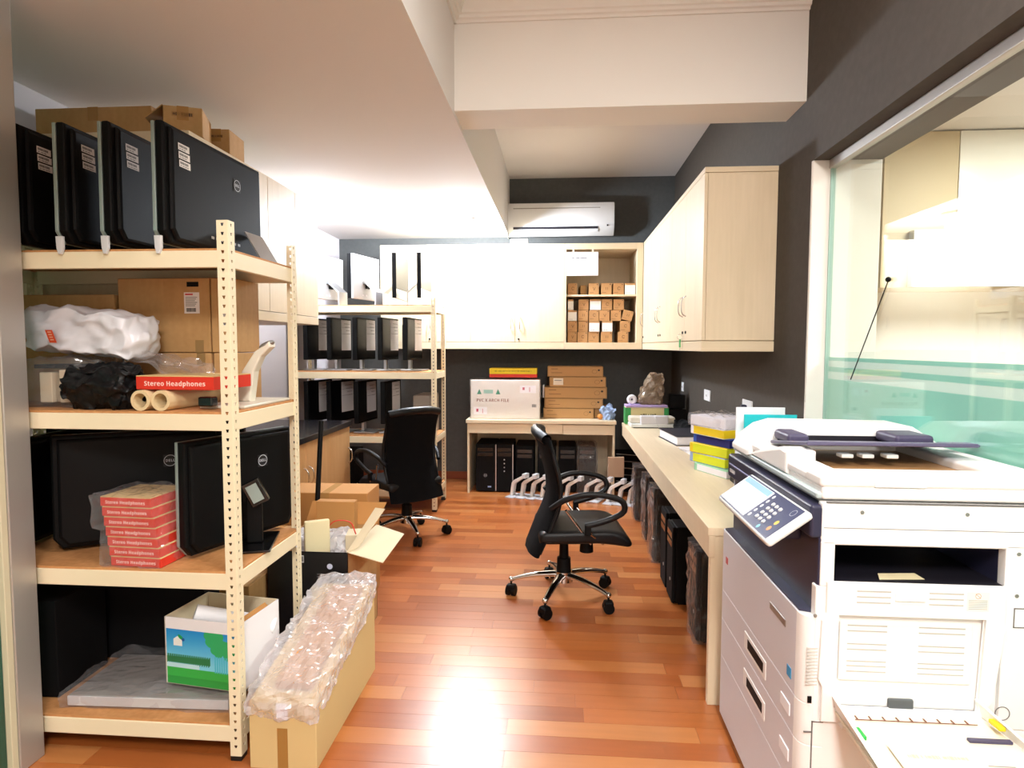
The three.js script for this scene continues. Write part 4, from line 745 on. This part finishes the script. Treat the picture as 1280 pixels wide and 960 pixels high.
{
  const w = tower('film wrapped computer tower under the maple desk', [0.29, 0, 6.24], 0, [0.18, 0.48, 0.4], 'plain'); part('film', T(lump(0.21, 0.49, 0.43, { seg: 14, round: 0.05, amp: 0.012, freq: 16, s: 81, crease: true }), 0, 0.003, -0.2), M.film, w);
  const fr = thing('wire_rack', 'black wire rack lying under the desk corner', 'rack', [0.72, 0, 6.3]); part('body', bx(-0.13, 0.22, 0.0, 0.4, -0.3, -0.02, 0.01), M.blackMatte, fr); for (const y of [0.1, 0.17, 0.24, 0.31, 0.38]) part('wire', rod([-0.13, y + 0.02, 0], [0.22, y, 0], 0.004, 6), M.steel, fr);
  one('brown_packet', 'small brown paper packet behind the monitor stands', 'packet', bx(-0.08, 0.08, 0, 0.2, -0.02, 0.02, 0.004), std(0xc2a184, 0.8), [0.57, 0.2, 6.12], 0.05);
}
{ // pale monitor stands in a row
  const t = thing('monitor_stand', 'pale bent monitor stand on the floor before the black towers', 'stand', [-0.42, 0, 6.04], -0.45, 'pale monitor stands under the desk');
  const a = extr([[-0.06, 0.012], [-0.04, 0.14], [-0.015, 0.17], [0.1, 0.235], [0.112, 0.21], [0.015, 0.148], [-0.008, 0.13], [-0.028, 0.012]], 0.055, 0.005); part('arm', muv(a), std(0xdfdbd4, 0.45), t);
  part('base', bx(-0.075, 0.02, 0, 0.012, -0.1, 0.1, 0.005), std(0xcfd0d6, 0.35), t); part('hinge', bx(0.085, 0.125, 0.2, 0.245, -0.04, 0.04, 0.004), M.silverFlat, t); part('column_slot', bx(-0.03, -0.022, 0.04, 0.11, -0.02, 0.02, 0.002), M.steel, t);
  [[-0.42, 6.04], [-0.32, 6.02], [-0.22, 6.0], [-0.12, 5.99], [0.02, 5.98], [0.12, 5.96], [0.3, 5.95], [0.4, 5.93], [0.52, 5.86], [0.62, 5.84], [0.71, 5.81]].forEach(([x, d], i) => { const lab = `pale bent monitor stand under the desk, ${ord[i]} from the logo tower's end`; if (i) copy(t, [x, 0.0, d], -0.45 + (i % 3) * 0.03, lab); else t.userData.label = lab; });
}
// ============================================================ RIGHT DESK GOODS
{
  const Y = 0.757;
  const p = thing('printer', 'small beige and grey document scanner at the far end of long desk', 'scanner', [0.85, Y, 5.72], 0.03);
  part('base', bx(-0.2, 0.21, 0.008, 0.04, -0.1, 0.1, 0.008), M.copierRim, p); part('body', bx(-0.2, 0.21, 0.04, 0.1, -0.1, 0.06, 0.015), std(0xe3dccb, 0.5), p); part('front_cover', bx(-0.11, 0.14, 0.035, 0.115, 0.03, 0.1, 0.012), M.copierGrey, p); part('feet', bx(-0.17, 0.18, 0, 0.008, -0.08, 0.08), M.black, p); part('cord', tube([[0.0, 0.118, 0.07], [0.02, 0.09, 0.12], [0.04, 0.03, 0.13], [0.05, 0.006, 0.14]], 0.003, 20, 6), M.silverFlat, p);
  const gb = thing('green_box', 'green and cream box with lettering behind the desk scanner', 'box', [0.83, Y, 5.92]); part('box', bx(-0.2, 0.2, 0, 0.17, -0.07, 0.07, 0.004), M.cardPale, gb); part('green_end', bx(-0.204, -0.15, 0.01, 0.165, -0.068, 0.072, 0.002), M.green, gb); part('green_end', bx(0.16, 0.204, 0.01, 0.165, -0.068, 0.072, 0.002), M.green, gb); print('print', gb, 0.3, 0.1, printMat(0.32, 0.1, (g, w, h) => { g.fillStyle = '#d6c690'; g.fillRect(0, 0, w, h); scribble(g, w * 0.3, h * 0.65, w * 0.5, h * 0.3, '#6a6030'); }, 900), [0, 0.11, 0.0725]);
  one('purple_folder', 'lilac folder lying on the green box', 'folder', bx(-0.2, 0.19, 0, 0.02, -0.075, 0.075, 0.004), M.lilac, [0.83, Y + 0.172, 5.91], 0.04);
  one('plastic_bag', 'clear plastic bag of brown goods standing in the desk corner', 'bag', lump(0.26, 0.3, 0.14, { seg: 16, round: 0.3, amp: 0.03, freq: 13, s: 91, crease: true, shape: (v, w, h) => { const k = 1 - 0.55 * (v.y / h + 0.5); v.x = v.x * k + 0.06 * (v.y / h + 0.5); } }), phy(0xc8b49c, 0.15, { transmission: 0.6, thickness: 0, bumpMap: crinkleT, bumpScale: 0.004 }), [0.86, Y + 0.193, 5.93]);
  one('white_roll', 'small white tape roll in front of the plastic bag', 'roll', T(new THREE.TorusGeometry(0.028, 0.02, 10, 18), 0, 0.048, 0), M.paper, [0.69, Y + 0.193, 5.88]);
  one('black_cable_heap', 'heap of black cable and adaptors beside the scanner', 'cable', lump(0.18, 0.09, 0.4, { seg: 14, round: 0.7, amp: 0.035, freq: 12, s: 95 }), M.blackMatte, [1.1, Y + 0.002, 5.38]);
  one('dark_device', 'black stacked network device in the dark desk corner', 'device', [bx(-0.08, 0.08, 0, 0.15, -0.06, 0.06, 0.006), bx(-0.07, 0.07, 0.16, 0.29, -0.055, 0.055, 0.006), bx(-0.05, 0.05, 0.15, 0.16, -0.04, 0.04)], M.black, [1.12, Y, 5.93]);
  const b = thing('ring_binder', 'dark grey ring binder lying flat on the long desk', 'binder', [1.01, Y, 4.95], 0.12);
  part('lower_cover', bx(-0.17, 0.15, 0, 0.004, -0.18, 0.3, 0.001), std(0x2f2e38, 0.5), b); part('upper_cover', bx(-0.17, 0.15, 0.068, 0.072, -0.18, 0.3, 0.001), std(0x2f2e38, 0.5), b); part('spine', bx(0.15, 0.154, 0, 0.072, -0.18, 0.3), std(0x2f2e38, 0.5), b); part('pages', bx(-0.16, 0.14, 0.005, 0.066, -0.17, 0.29, 0.003), M.paper, b);
  const pa = thing('paper_stack', 'loose stack of white printed sheets beside the ring binder', 'paper', [1.0, Y, 4.34], 0.1); for (let i = 0; i < 4; i++) { const s = part('sheet', bx(-0.105, 0.105, i * 0.006, i * 0.006 + 0.005, -0.15, 0.15), M.paper, pa); s.rotation.y = [0, 0.12, -0.08, 0.2][i]; }
  // reams of paper
  const ream = (lab, pos, turn, m, m2, h = 0.055, txt) => { const t = thing('paper_ream', lab, 'paper ream', pos, turn); part('wrapper', bx(-0.105, 0.105, 0, h, -0.1485, 0.1485, 0.004), m, t); part('end_band', bx(-0.1052, 0.0, 0.004, h - 0.004, -0.12, 0.149, 0.001), m2, t); if (txt) print('lettering', t, 0.09, h * 0.7, printMat(0.09, h * 0.7, (g, w, hh) => { g.fillStyle = txt[1]; g.fillRect(0, 0, w, hh); if (txt[0]) fillText(g, txt[0], w / 2, hh * 0.55, `bold ${Math.round(hh * 0.8)}px sans-serif`, txt[2], 'center'); else scribble(g, w * 0.15, hh * 0.55, w * 0.7, hh * 0.35, txt[2]); }, 1200), [0.05, h / 2, 0.1495]); return t; };
  const R = [0.965, 3.72];
  ream('pale green paper ream at the foot of the paper pile', [R[0] + 0.01, Y, R[1] - 0.06], 0.42, M.paleGreen, M.paper, 0.045);
  ream('lime yellow paper ream with black A4 end low in the pile', [R[0], Y + 0.046, R[1]], 0.5, M.lightBlue, M.yellowLime, 0.058, ['A4', '#161a24', '#f4f4f4']);
  ream('bright yellow paper ream in the middle of the pile', [R[0], Y + 0.105, R[1]], 0.55, M.yellow, M.yellowLime, 0.058, ['', '#e9c81c', '#a05a1a']);
  ream('deep blue paper ream above the bright yellow one', [R[0] + 0.02, Y + 0.164, R[1]], 0.52, M.blue, M.navy, 0.05, ['', '#2b4fb0', '#9ec2f4']);
  ream('white and yellow paper ream near the top of the pile', [R[0], Y + 0.215, R[1]], 0.45, M.paper, M.yellow, 0.055, ['', '#f2d21f', '#8a6a1a']);
  const wr = ream('white paper ream in clear film on top of the pile', [R[0], Y + 0.271, R[1]], 0.5, M.paper, M.paper, 0.06); part('film', lump(0.25, 0.075, 0.32, { seg: 12, round: 0.1, amp: 0.014, freq: 15, s: 97, crease: true }), M.film, wr);
  one('tissue_bundle', 'crumpled white plastic bundle left of the paper pile', 'bundle', lump(0.09, 0.16, 0.16, { seg: 12, round: 0.6, amp: 0.03, freq: 14, s: 99, crease: true }), M.filmWhite, [0.95, Y, 4.1]);
  one('black_ink_box', 'small black box with pale print behind the copier panel', 'box', bx(-0.05, 0.05, 0, 0.14, -0.05, 0.05, 0.003), M.black, [1.0, Y, 3.4]);
  const cf = thing('cyan_folder', 'upright cyan folder behind the copier', 'folder', [1.02, Y, 3.0], 0.0); part('cover', (() => { const g = bx(-0.135, 0.11, 0, 0.42, -0.004, 0.004, 0.002); return g; })(), M.cyan, cf); part('feet', bx(-0.1, 0.1, 0, 0.01, -0.04, 0.04, 0.002), M.cyan, cf);
  const wf = thing('white_folder', 'upright white folder leaning behind the cyan folder', 'folder', [1.01, Y, 3.1], 0.0); part('cover', (() => { const g = bx(-0.135, 0.1, 0, 0.445, -0.004, 0.004, 0.002); return g; })(), M.paper, wf); part('feet', bx(-0.1, 0.1, 0, 0.01, -0.04, 0.04, 0.002), M.paper, wf);
}
// ---- under the right desk: towers lying with fronts to the aisle
{
  const wrap = (t, w, h, d, s) => part('film', T(lump(w + 0.03, h + 0.012, d + 0.03, { seg: 14, round: 0.06, amp: 0.014, freq: 15, s, crease: true }), 0, 0.002, -d / 2), M.film, t, 'crinkled clear film');
  const A = -Math.PI / 2;
  let t = tower('film wrapped computer tower farthest under the long desk', [0.66, 0, 5.35], A, [0.18, 0.46, 0.42], 'plain'); wrap(t, 0.18, 0.46, 0.42, 101);
  t = tower('film wrapped computer tower under long desk with blue sheen', [0.67, 0, 4.8], A, [0.19, 0.5, 0.42], 'plain'); wrap(t, 0.19, 0.5, 0.42, 103);
  t = tower('film wrapped computer tower beside the bare black one under long desk', [0.66, 0, 4.34], A, [0.2, 0.52, 0.42], 'plain'); wrap(t, 0.2, 0.52, 0.42, 105);
  tower('bare black computer tower under the long desk', [0.66, 0, 3.86], A, [0.18, 0.48, 0.42], 'plain');
  tower('bare black computer tower with a silver base strip under the long desk', [0.66, 0, 3.63], A, [0.18, 0.46, 0.42], 'plain');
  t = tower('film wrapped black tower nearest the desk end panel', [0.7, 0, 3.18], A, [0.2, 0.47, 0.42], 'plain'); wrap(t, 0.2, 0.47, 0.42, 107);
  tower('black computer tower right behind the desk end panel', [0.69, 0, 2.73], A, [0.18, 0.46, 0.42], 'plain');
}
// ============================================================ COPIER (front faces -x, open tray side faces the camera)
{
  const t = thing('photocopier', 'large white office photocopier with open side tray and touch panel', 'copier', [0.65, 0, 1.64]);
  // local: x 0 (front) .. 0.64 (rear), z 0 (near side) .. -0.8 (far side)
  const XB = 0.645, ZB = -0.8, TOP = 0.785;
  part('castor_plinth', bx(0.03, XB - 0.03, 0, 0.035, ZB + 0.03, -0.03), M.black, t);
  // body, joined from boxes so that the output cavity stays open
  part('lower_body', bx(0.05, XB, 0.035, 0.5, ZB, -0.002, 0.006), M.copier, t);
  part('middle_body', [bx(0.05, XB, 0.5, 0.87, ZB, -0.013), bx(0.05, 0.075, 0.87, 0.99, ZB + 0.12, -0.031), bx(0.505, XB, 0.87, 0.99, ZB + 0.12, -0.031), bx(0.05, XB, 0.87, 0.99, ZB, ZB + 0.12)], M.copier, t);
  part('side_frame', [bx(0.03, 0.062, 0.5, 0.87, -0.03, 0.0, 0.004), bx(0.5, XB, 0.5, 0.875, -0.03, 0.0, 0.004), bx(0.04, XB, 0.98, 1.094, -0.03, 0.0, 0.006), bx(0.04, 0.076, 0.87, 0.99, -0.03, 0.0, 0.003), bx(0.5, XB, 0.87, 0.99, -0.03, 0.0, 0.003)], M.copier, t);
  part('scanner_body', bx(0.06, XB, 0.99, 1.093, ZB, -0.031, 0.004), M.copier, t);
  part('output_floor', bx(0.075, 0.505, 0.872, 0.884, ZB + 0.12, -0.006, 0.002), M.copierDark, t, 'dark output tray floor');
  part('cavity_lining', [bx(0.076, 0.08, 0.884, 0.988, ZB + 0.12, -0.03), bx(0.5, 0.504, 0.884, 0.988, ZB + 0.12, -0.03), bx(0.08, 0.5, 0.884, 0.988, ZB + 0.12, ZB + 0.13), bx(0.08, 0.5, 0.982, 0.988, ZB + 0.12, -0.03)], M.copierNavy, t);
  part('exit_rollers', [bx(0.4, 0.47, 0.9, 0.96, -0.5, -0.44, 0.004), bx(0.44, 0.48, 0.89, 0.97, -0.4, -0.33, 0.004)], M.copierGrey, t); part('warning_label', [bx(0.43, 0.498, 0.955, 0.978, -0.3, -0.28, 0.002)], M.yellow, t);
  part('paper_scrap', sheet([0.2, 0.885, -0.02], [0.32, 0.885, -0.03], [0.31, 0.89, -0.06], [0.21, 0.89, -0.05], 0.001), M.foam, t);
  // front: rounded panels one above the other
  const slabUp = (pts, y0, y1) => { const s = new THREE.Shape(); pts(s); const g = new THREE.ExtrudeGeometry(s, { depth: y1 - y0 - 0.004, bevelEnabled: true, bevelSize: 0.002, bevelThickness: 0.002, bevelOffset: -0.002, bevelSegments: 1, curveSegments: 6 }); g.rotateX(Math.PI / 2); g.translate(0, y1 - 0.002, 0); return muv(toCreasedNormals(g, 0.5)); };
  const frontPanel = (name, y0, y1, mat) => { const r = 0.045;
    const d = part(name, slabUp(s => { s.moveTo(0.06, -r); s.lineTo(0, -r); s.lineTo(0, ZB + 0.012); s.quadraticCurveTo(0, ZB, 0.012, ZB); s.lineTo(0.06, ZB); s.closePath(); }, y0, y1), mat, t);
    part('rounded_corner', slabUp(s => { s.moveTo(0.06, 0); s.lineTo(r, 0); s.quadraticCurveTo(0, 0, 0, -r); s.lineTo(0.06, -r); s.closePath(); }, y0, y1), M.copier, d, 'white rounded corner'); return d; };
  const fr = [['drawer', 0.04, 0.28], ['drawer', 0.28, 0.43], ['drawer', 0.43, 0.545], ['front_cover', 0.545, TOP]];
  for (const [n, a, b] of fr) {
    const d = frontPanel(n, a, b, M.copierGrey);
    if (n === 'drawer' && a > 0.1) { const y = (a + b) / 2 + 0.0; part('grip_frame', bx(-0.003, 0.004, y - 0.03, y + 0.03, -0.49, -0.27, 0.003), M.copier, d, 'pale grip frame'); part('grip_slot', bx(-0.004, 0.0, y - 0.016, y + 0.018, -0.45, -0.29, 0.002), M.black, d, 'dark grip slot'); part('size_tag', bx(-0.003, 0.002, y - 0.02, y + 0.015, -0.14, -0.07, 0.002), M.paper, d); }
    if (n === 'front_cover') { part('name_plate', bx(-0.002, 0.002, 0.7, 0.722, -0.25, -0.12, 0.002), M.steel, d); part('energy_sticker', bx(-0.0015, 0.001, 0.575, 0.605, -0.1, -0.07), std(0x2a9ad0, 0.4), d, 'blue sticker'); part('maker_mark', bx(-0.0015, 0.001, 0.665, 0.69, -0.745, -0.72), std(0xc85a5a, 0.5), d, 'small red mark'); }
  }
  part('corner_grip', bx(0.048, 0.066, 0.7, 0.76, -0.004, 0.003, 0.002), M.copier, t);
  part('cover_top', sheet([0.004, TOP, -0.04], [0.07, TOP + 0.004, -0.01], [0.07, TOP + 0.004, ZB + 0.01], [0.004, TOP, ZB + 0.02], 0.006), M.copierNavy, t, 'navy top of the front cover');
  part('front_recess', bx(0.035, 0.06, TOP, 1.0, ZB + 0.01, -0.004, 0.006), M.copierNavy, t, 'navy recessed front');
  part('scanner_front', bx(0.012, 0.06, 0.995, 1.085, ZB, -0.004, 0.01), M.copierNavy, t, 'navy strip under the lid'); part('front_groove', bx(0.008, 0.014, 1.045, 1.052, ZB + 0.03, -0.01, 0.002), std(0x6a6a94, 0.35), t); part('name_tag', bx(0.0095, 0.012, 1.02, 1.032, ZB + 0.04, ZB + 0.1), M.silverFlat, t);
  // touch panel
  {
    const W = 0.49, D = 0.142, g = new THREE.Group(); g.name = 'control_panel'; g.position.set(-0.052, 1.03, -0.235); g.rotation.order = 'YXZ'; g.rotation.y = -Math.PI / 2; g.rotation.x = 0.64; t.add(g);   // local x along the front, local z outwards and down
    const h = shadow(new THREE.Mesh(bx(-W / 2, W / 2, -0.024, 0, -D / 2, D / 2, 0.01), M.copierRim)); h.name = 'panel_case'; g.add(h);
    const face = printMat(W * 0.95, D * 0.9, (c, w, hh) => {
      c.fillStyle = '#3c4468'; c.fillRect(0, 0, w, hh); c.fillStyle = '#e9eef4'; c.fillRect(w * 0.01, hh * 0.05, w * 0.53, hh * 0.9); c.fillStyle = '#a9cbe0'; c.fillRect(w * 0.03, hh * 0.05, w * 0.5, hh * 0.17); c.fillStyle = '#d2dae6'; for (let i = 0; i < 6; i++) c.fillRect(w * (0.06 + (i % 3) * 0.15), hh * (0.32 + Math.floor(i / 3) * 0.26), w * 0.11, hh * 0.18);
      c.fillStyle = '#dfe4ee'; for (let i = 0; i < 5; i++) { c.beginPath(); c.arc(w * 0.58, hh * (0.14 + i * 0.17), hh * 0.055, 0, 7); c.fill(); }
      for (let r = 0; r < 4; r++) for (let q = 0; q < 3; q++) { c.fillStyle = '#d8d8e8'; c.beginPath(); c.arc(w * (0.68 + q * 0.06), hh * (0.3 + r * 0.15), hh * 0.045, 0, 7); c.fill(); fillText(c, '123456789*0#'[r * 3 + q], w * (0.68 + q * 0.06), hh * (0.3 + r * 0.15), `${Math.round(hh * 0.09)}px sans-serif`, '#20243a', 'center'); }
      c.fillStyle = '#e8c45a'; c.beginPath(); c.arc(w * 0.91, hh * 0.58, hh * 0.07, 0, 7); c.fill(); c.fillStyle = '#e89a5a'; c.beginPath(); c.arc(w * 0.91, hh * 0.78, hh * 0.07, 0, 7); c.fill(); c.fillStyle = '#7ac8d8'; c.beginPath(); c.arc(w * 0.8, hh * 0.9, hh * 0.06, 0, 7); c.fill(); c.strokeStyle = '#e0e4f0'; c.lineWidth = 2; c.beginPath(); c.arc(w * 0.93, hh * 0.18, hh * 0.09, 0, 7); c.stroke();
    }, 1600, 0.25);
    const pl = print('panel_face', g, W * 0.95, D * 0.88, face, [0, 0.0, 0], 0, -Math.PI / 2);
    const scr = shadow(new THREE.Mesh(bx(-W * 0.465, W * 0.03, 0.0008, 0.0016, -D * 0.4, D * 0.4), phy(0xf2f6fa, 0.12, { emissive: 0xdfeaf4, emissiveIntensity: 0.35 }))); scr.name = 'touch_screen'; g.add(scr);
    const bar = shadow(new THREE.Mesh(bx(-W * 0.45, W * 0.02, 0.0016, 0.002, -D * 0.39, -D * 0.24), std(0x8fbfd8, 0.3))); bar.name = 'screen_bar'; g.add(bar);
    for (let r = 0; r < 4; r++) for (let q = 0; q < 3; q++) { const k = shadow(new THREE.Mesh(T(cyl(0.006, 0.0065, 0.004, 12), 0, 0.002, 0), M.silverFlat)); k.name = 'key_button'; k.position.set(W * (0.17 + q * 0.057), 0.0008, D * (-0.18 + r * 0.132)); g.add(k); }
  }
  part('panel_arm', bx(-0.06, 0.03, 0.96, 1.01, -0.5, -0.1, 0.01), M.copierNavy, t);
  // near side details
  part('seam_line', [bx(0.05, XB, 1.092, 1.096, -0.002, 0.0006), bx(0.045, XB, 1.026, 1.0275, -0.002, 0.0006)], M.line, t);
  const door = [[0.055, 0.885], [0.5, 0.885], [0.5, 0.79], [0.505, 0.77], [0.5, 0.76], [0.48, 0.58], [0.465, 0.56], [0.465, 0.505], [0.05, 0.505], [0.05, 0.6], [0.04, 0.62], [0.045, 0.78], [0.055, 0.8]];
  const hole = [[0.085, 0.8], [0.455, 0.8], [0.445, 0.545], [0.08, 0.545]];
  const dg = extr(door, 0.012, 0.002, [hole]); const D2 = part('side_door', T(muv(dg), 0, 0, 0.004), M.copier, t);
  part('recess_panel', bx(0.08, 0.456, 0.53, 0.805, -0.012, -0.009), M.copier, D2);
  part('inner_cover', bx(0.095, 0.43, 0.615, 0.775, -0.01, -0.002, 0.004), M.copier, D2);
  const slats = []; for (const y of [0.862, 0.847, 0.832]) { slats.push(bx(0.13, 0.215, y, y + 0.0035, 0.009, 0.0106), bx(0.31, 0.395, y, y + 0.0035, 0.009, 0.0106)); }
  for (const y of [0.765, 0.75, 0.715, 0.7, 0.668, 0.655, 0.64]) slats.push(bx(0.115, 0.215, y, y + 0.003, -0.003, -0.0012), bx(0.295, 0.41, y, y + 0.003, -0.003, -0.0012));
  slats.forEach(g => part('vent_slat', g, std(0xb9b5ae, 0.6), D2));
  part('latch', bx(0.225, 0.3, 0.84, 0.862, 0.009, 0.014, 0.003), M.copier, D2); part('latch_recess', bx(0.225, 0.3, 0.815, 0.838, 0.0095, 0.0105), M.copierRim, D2);
  print('warning_print', D2, 0.055, 0.05, printMat(0.055, 0.05, (g, w, h) => { g.fillStyle = '#e8e5de'; g.fillRect(0, 0, w, h); g.strokeStyle = '#a0522a'; g.lineWidth = 2; g.beginPath(); g.arc(w * 0.5, h * 0.2, h * 0.13, 0, 7); g.moveTo(w * 0.38, h * 0.08); g.lineTo(w * 0.62, h * 0.32); g.stroke(); g.fillStyle = '#9a9894'; for (let i = 0; i < 6; i++) g.fillRect(w * 0.08, h * (0.42 + i * 0.09), w * 0.84, h * 0.03); }, 2400), [0.43, 0.845, 0.01]);
  part('feed_gap', bx(0.085, 0.45, 0.53, 0.545, -0.008, -0.006), M.copierDark, D2); part('feed_roller', bx(0.225, 0.29, 0.535, 0.57, -0.009, 0.0, 0.004), std(0x565a5c, 0.6), D2, 'grey feed roller');
  part('vent_grille', Array.from({ length: 12 }, (_, i) => bx(0.012, 0.04, 0.6 + i * 0.009, 0.603 + i * 0.009, -0.002, 0.0008)), std(0xc9c6c0, 0.6), t); part('inspection_tag', bx(0.018, 0.028, 0.55, 0.568, -0.002, 0.001), M.black, t);
  part('lower_hatch', [bx(0.03, 0.06, 0.497, 0.5, -0.002, 0.0008), bx(0.03, 0.033, 0.47, 0.5, -0.002, 0.0008), bx(0.01, 0.033, 0.468, 0.471, -0.002, 0.0008), bx(0.03, 0.033, 0.04, 0.47, -0.002, 0.0006)], M.line, t);
  part('screw', [[0.03, 0.79], [0.53, 0.97], [0.53, 0.86], [0.14, 1.07], [0.4, 1.07]].map(([x, y]) => { const c = cyl(0.005, 0.005, 0.002, 10); c.rotateX(Math.PI / 2); return T(c, x, y, 0.001); }), M.steel, t);
  part('round_hatch', T(new THREE.TorusGeometry(0.018, 0.0012, 6, 24), 0.51, 0.545, 0.0005), M.line, t);
  part('side_hatch', [bx(0.525, 0.6, 0.825, 0.828, -0.001, 0.0007), bx(0.525, 0.528, 0.775, 0.825, -0.001, 0.0007), bx(0.525, 0.6, 0.775, 0.778, -0.001, 0.0007)], M.line, t);
  // bypass tray, hinged at the door foot and dropping towards the viewer
  {
    const y0 = 0.53, dy = -0.02, L = 0.3, Z = z => z, y = z => y0 + dy * z / L;
    const tr = part('bypass_tray', sheet([0.085, y(0), 0], [0.085, y(L) , L], [0.5, y(L), L], [0.45, y(0), 0], 0.008), M.copierTray, t, 'cream open paper tray');
    const rail = (x, x2, m) => part('tray_rail', sheet([x, y(0) + 0.05, 0], [x2, y(L) + 0.02, L], [x2 + 0.012, y(L) + 0.012, L], [x + 0.012, y(0) + 0.008, 0], 0.006), m, tr);
    rail(0.075, 0.085, M.copier); rail(0.44, 0.49, M.copier);
    part('size_mark', Array.from({ length: 9 }, (_, i) => bx(0.125 + i * 0.034, 0.128 + i * 0.034, y0 + 0.008, y0 + 0.0095, 0.03, 0.045)), std(0x7a4a3a, 0.7), tr);
    part('guide_line', bx(0.12, 0.42, y0 + 0.0075, y0 + 0.009, 0.045, 0.047), std(0x7a4a3a, 0.7), tr);
    part('green_clip', bx(0.094, 0.104, y0 + 0.012, y0 + 0.022, 0.1, 0.14, 0.002), std(0x25b04a, 0.5), tr, 'green clip'); part('yellow_tag', bx(0.442, 0.458, y0 + 0.02, y0 + 0.03, 0.05, 0.09, 0.002), M.yellow, tr, 'yellow tag');
    part('dark_strip', bx(0.36, 0.46, y0 + 0.002, y0 + 0.008, 0.1, 0.112), M.copierGuide, tr);
    print('tray_print', tr, 0.3, 0.12, printMat(0.3, 0.12, (g, w, h) => { g.fillStyle = '#e7ddc8'; g.fillRect(0, 0, w, h); scribble(g, w * 0.1, h * 0.3, w * 0.45, h * 0.1, '#c4baa6'); g.fillStyle = '#8f8a84'; for (let i = 0; i < 7; i++) g.fillRect(w * (0.66 + 0.02 * i), h * (0.45 + 0.07 * i), w * 0.2, h * 0.03); }, 1200), [0.3, y0 + 0.0006, 0.2], 0, -Math.PI / 2 + 0.067);
    part('tray_support', bx(0.1, 0.44, y0 - 0.04, y0 - 0.004, -0.02, 0.02, 0.004), M.copier, tr);
  }
  // lid and document feeder
  const lid = part('lid', [bx(0.04, XB, 1.1, 1.135, ZB + 0.01, -0.004, 0.008)], M.copier, t);
  part('lid_rim', [bx(0.035, XB, 1.13, 1.165, -0.11, -0.004, 0.012), bx(0.035, 0.13, 1.13, 1.16, ZB + 0.02, -0.1, 0.012), bx(0.52, XB, 1.13, 1.165, ZB + 0.02, -0.1, 0.012)], M.copier, lid);
  part('rim_edge', bx(0.028, 0.05, 1.1, 1.118, ZB + 0.01, -0.01, 0.006), std(0xb4c4c6, 0.4), lid);
  part('output_well', bx(0.13, 0.52, 1.136, 1.139, ZB + 0.16, -0.11), std(0xb58a5c, 0.3), lid, 'tray surface with brown reflection put into its colour'); part('lid_handle', bx(0.17, 0.3, 1.135, 1.15, -0.006, -0.001, 0.003), M.copierRim, lid);  // output well: a brown reflection is painted in as its base colour
  const hp = [[0.0, 0.015], [0.03, 0.06], [0.075, 0.095], [0.13, 0.112], [0.56, 0.108], [0.64, 0.055], [0.64, 0.0], [0.0, 0.0]];
  const hg = extr(hp, 0.21, 0.012); part('feeder_cover', T(muv(toCreasedNormals(hg, 0.6)), 0.02, 1.115, ZB + 0.12), M.copier, t);
  part('feeder_side', (() => { const g = extr([[0, 0], [0.34, 0], [0.3, 0.02], [0.12, 0.06], [0.05, 0.075], [0, 0.07]], 0.09, 0.01); g.rotateY(Math.PI / 2); g.scale(1, 1, 1); return T(muv(g), 0.075, 1.12, ZB + 0.56); })(), M.copier, t);
  part('feeder_mouth', bx(0.12, 0.55, 1.165, 1.19, ZB + 0.22, ZB + 0.232), M.copierDark, t, 'dark feed slot');
  part('paper_guide', bx(0.1, 0.17, 1.18, 1.215, ZB + 0.24, ZB + 0.38, 0.012), M.copierGuide, t); part('paper_guide', bx(0.44, 0.56, 1.18, 1.215, ZB + 0.24, ZB + 0.38, 0.012), M.copierGuide, t);
  part('feed_tray', (() => { const g = bx(0.09, 0.58, -0.006, 0.006, -0.16, 0.16, 0.004); g.rotateX(-0.135); return T(g, 0, 1.19, ZB + 0.4); })(), std(0x55506c, 0.4), t, 'dark violet feed tray');
  part('tray_extension', bx(0.575, 0.70, 1.186, 1.193, ZB + 0.36, ZB + 0.42, 0.003), std(0x6a6684, 0.4), t); for (const x of [0.2, 0.26, 0.33]) part('tray_rib', bx(x, x + 0.035, 1.166, 1.178, ZB + 0.5, ZB + 0.54, 0.003), M.copierRim, t);
}
renderer.render(scene, camera);
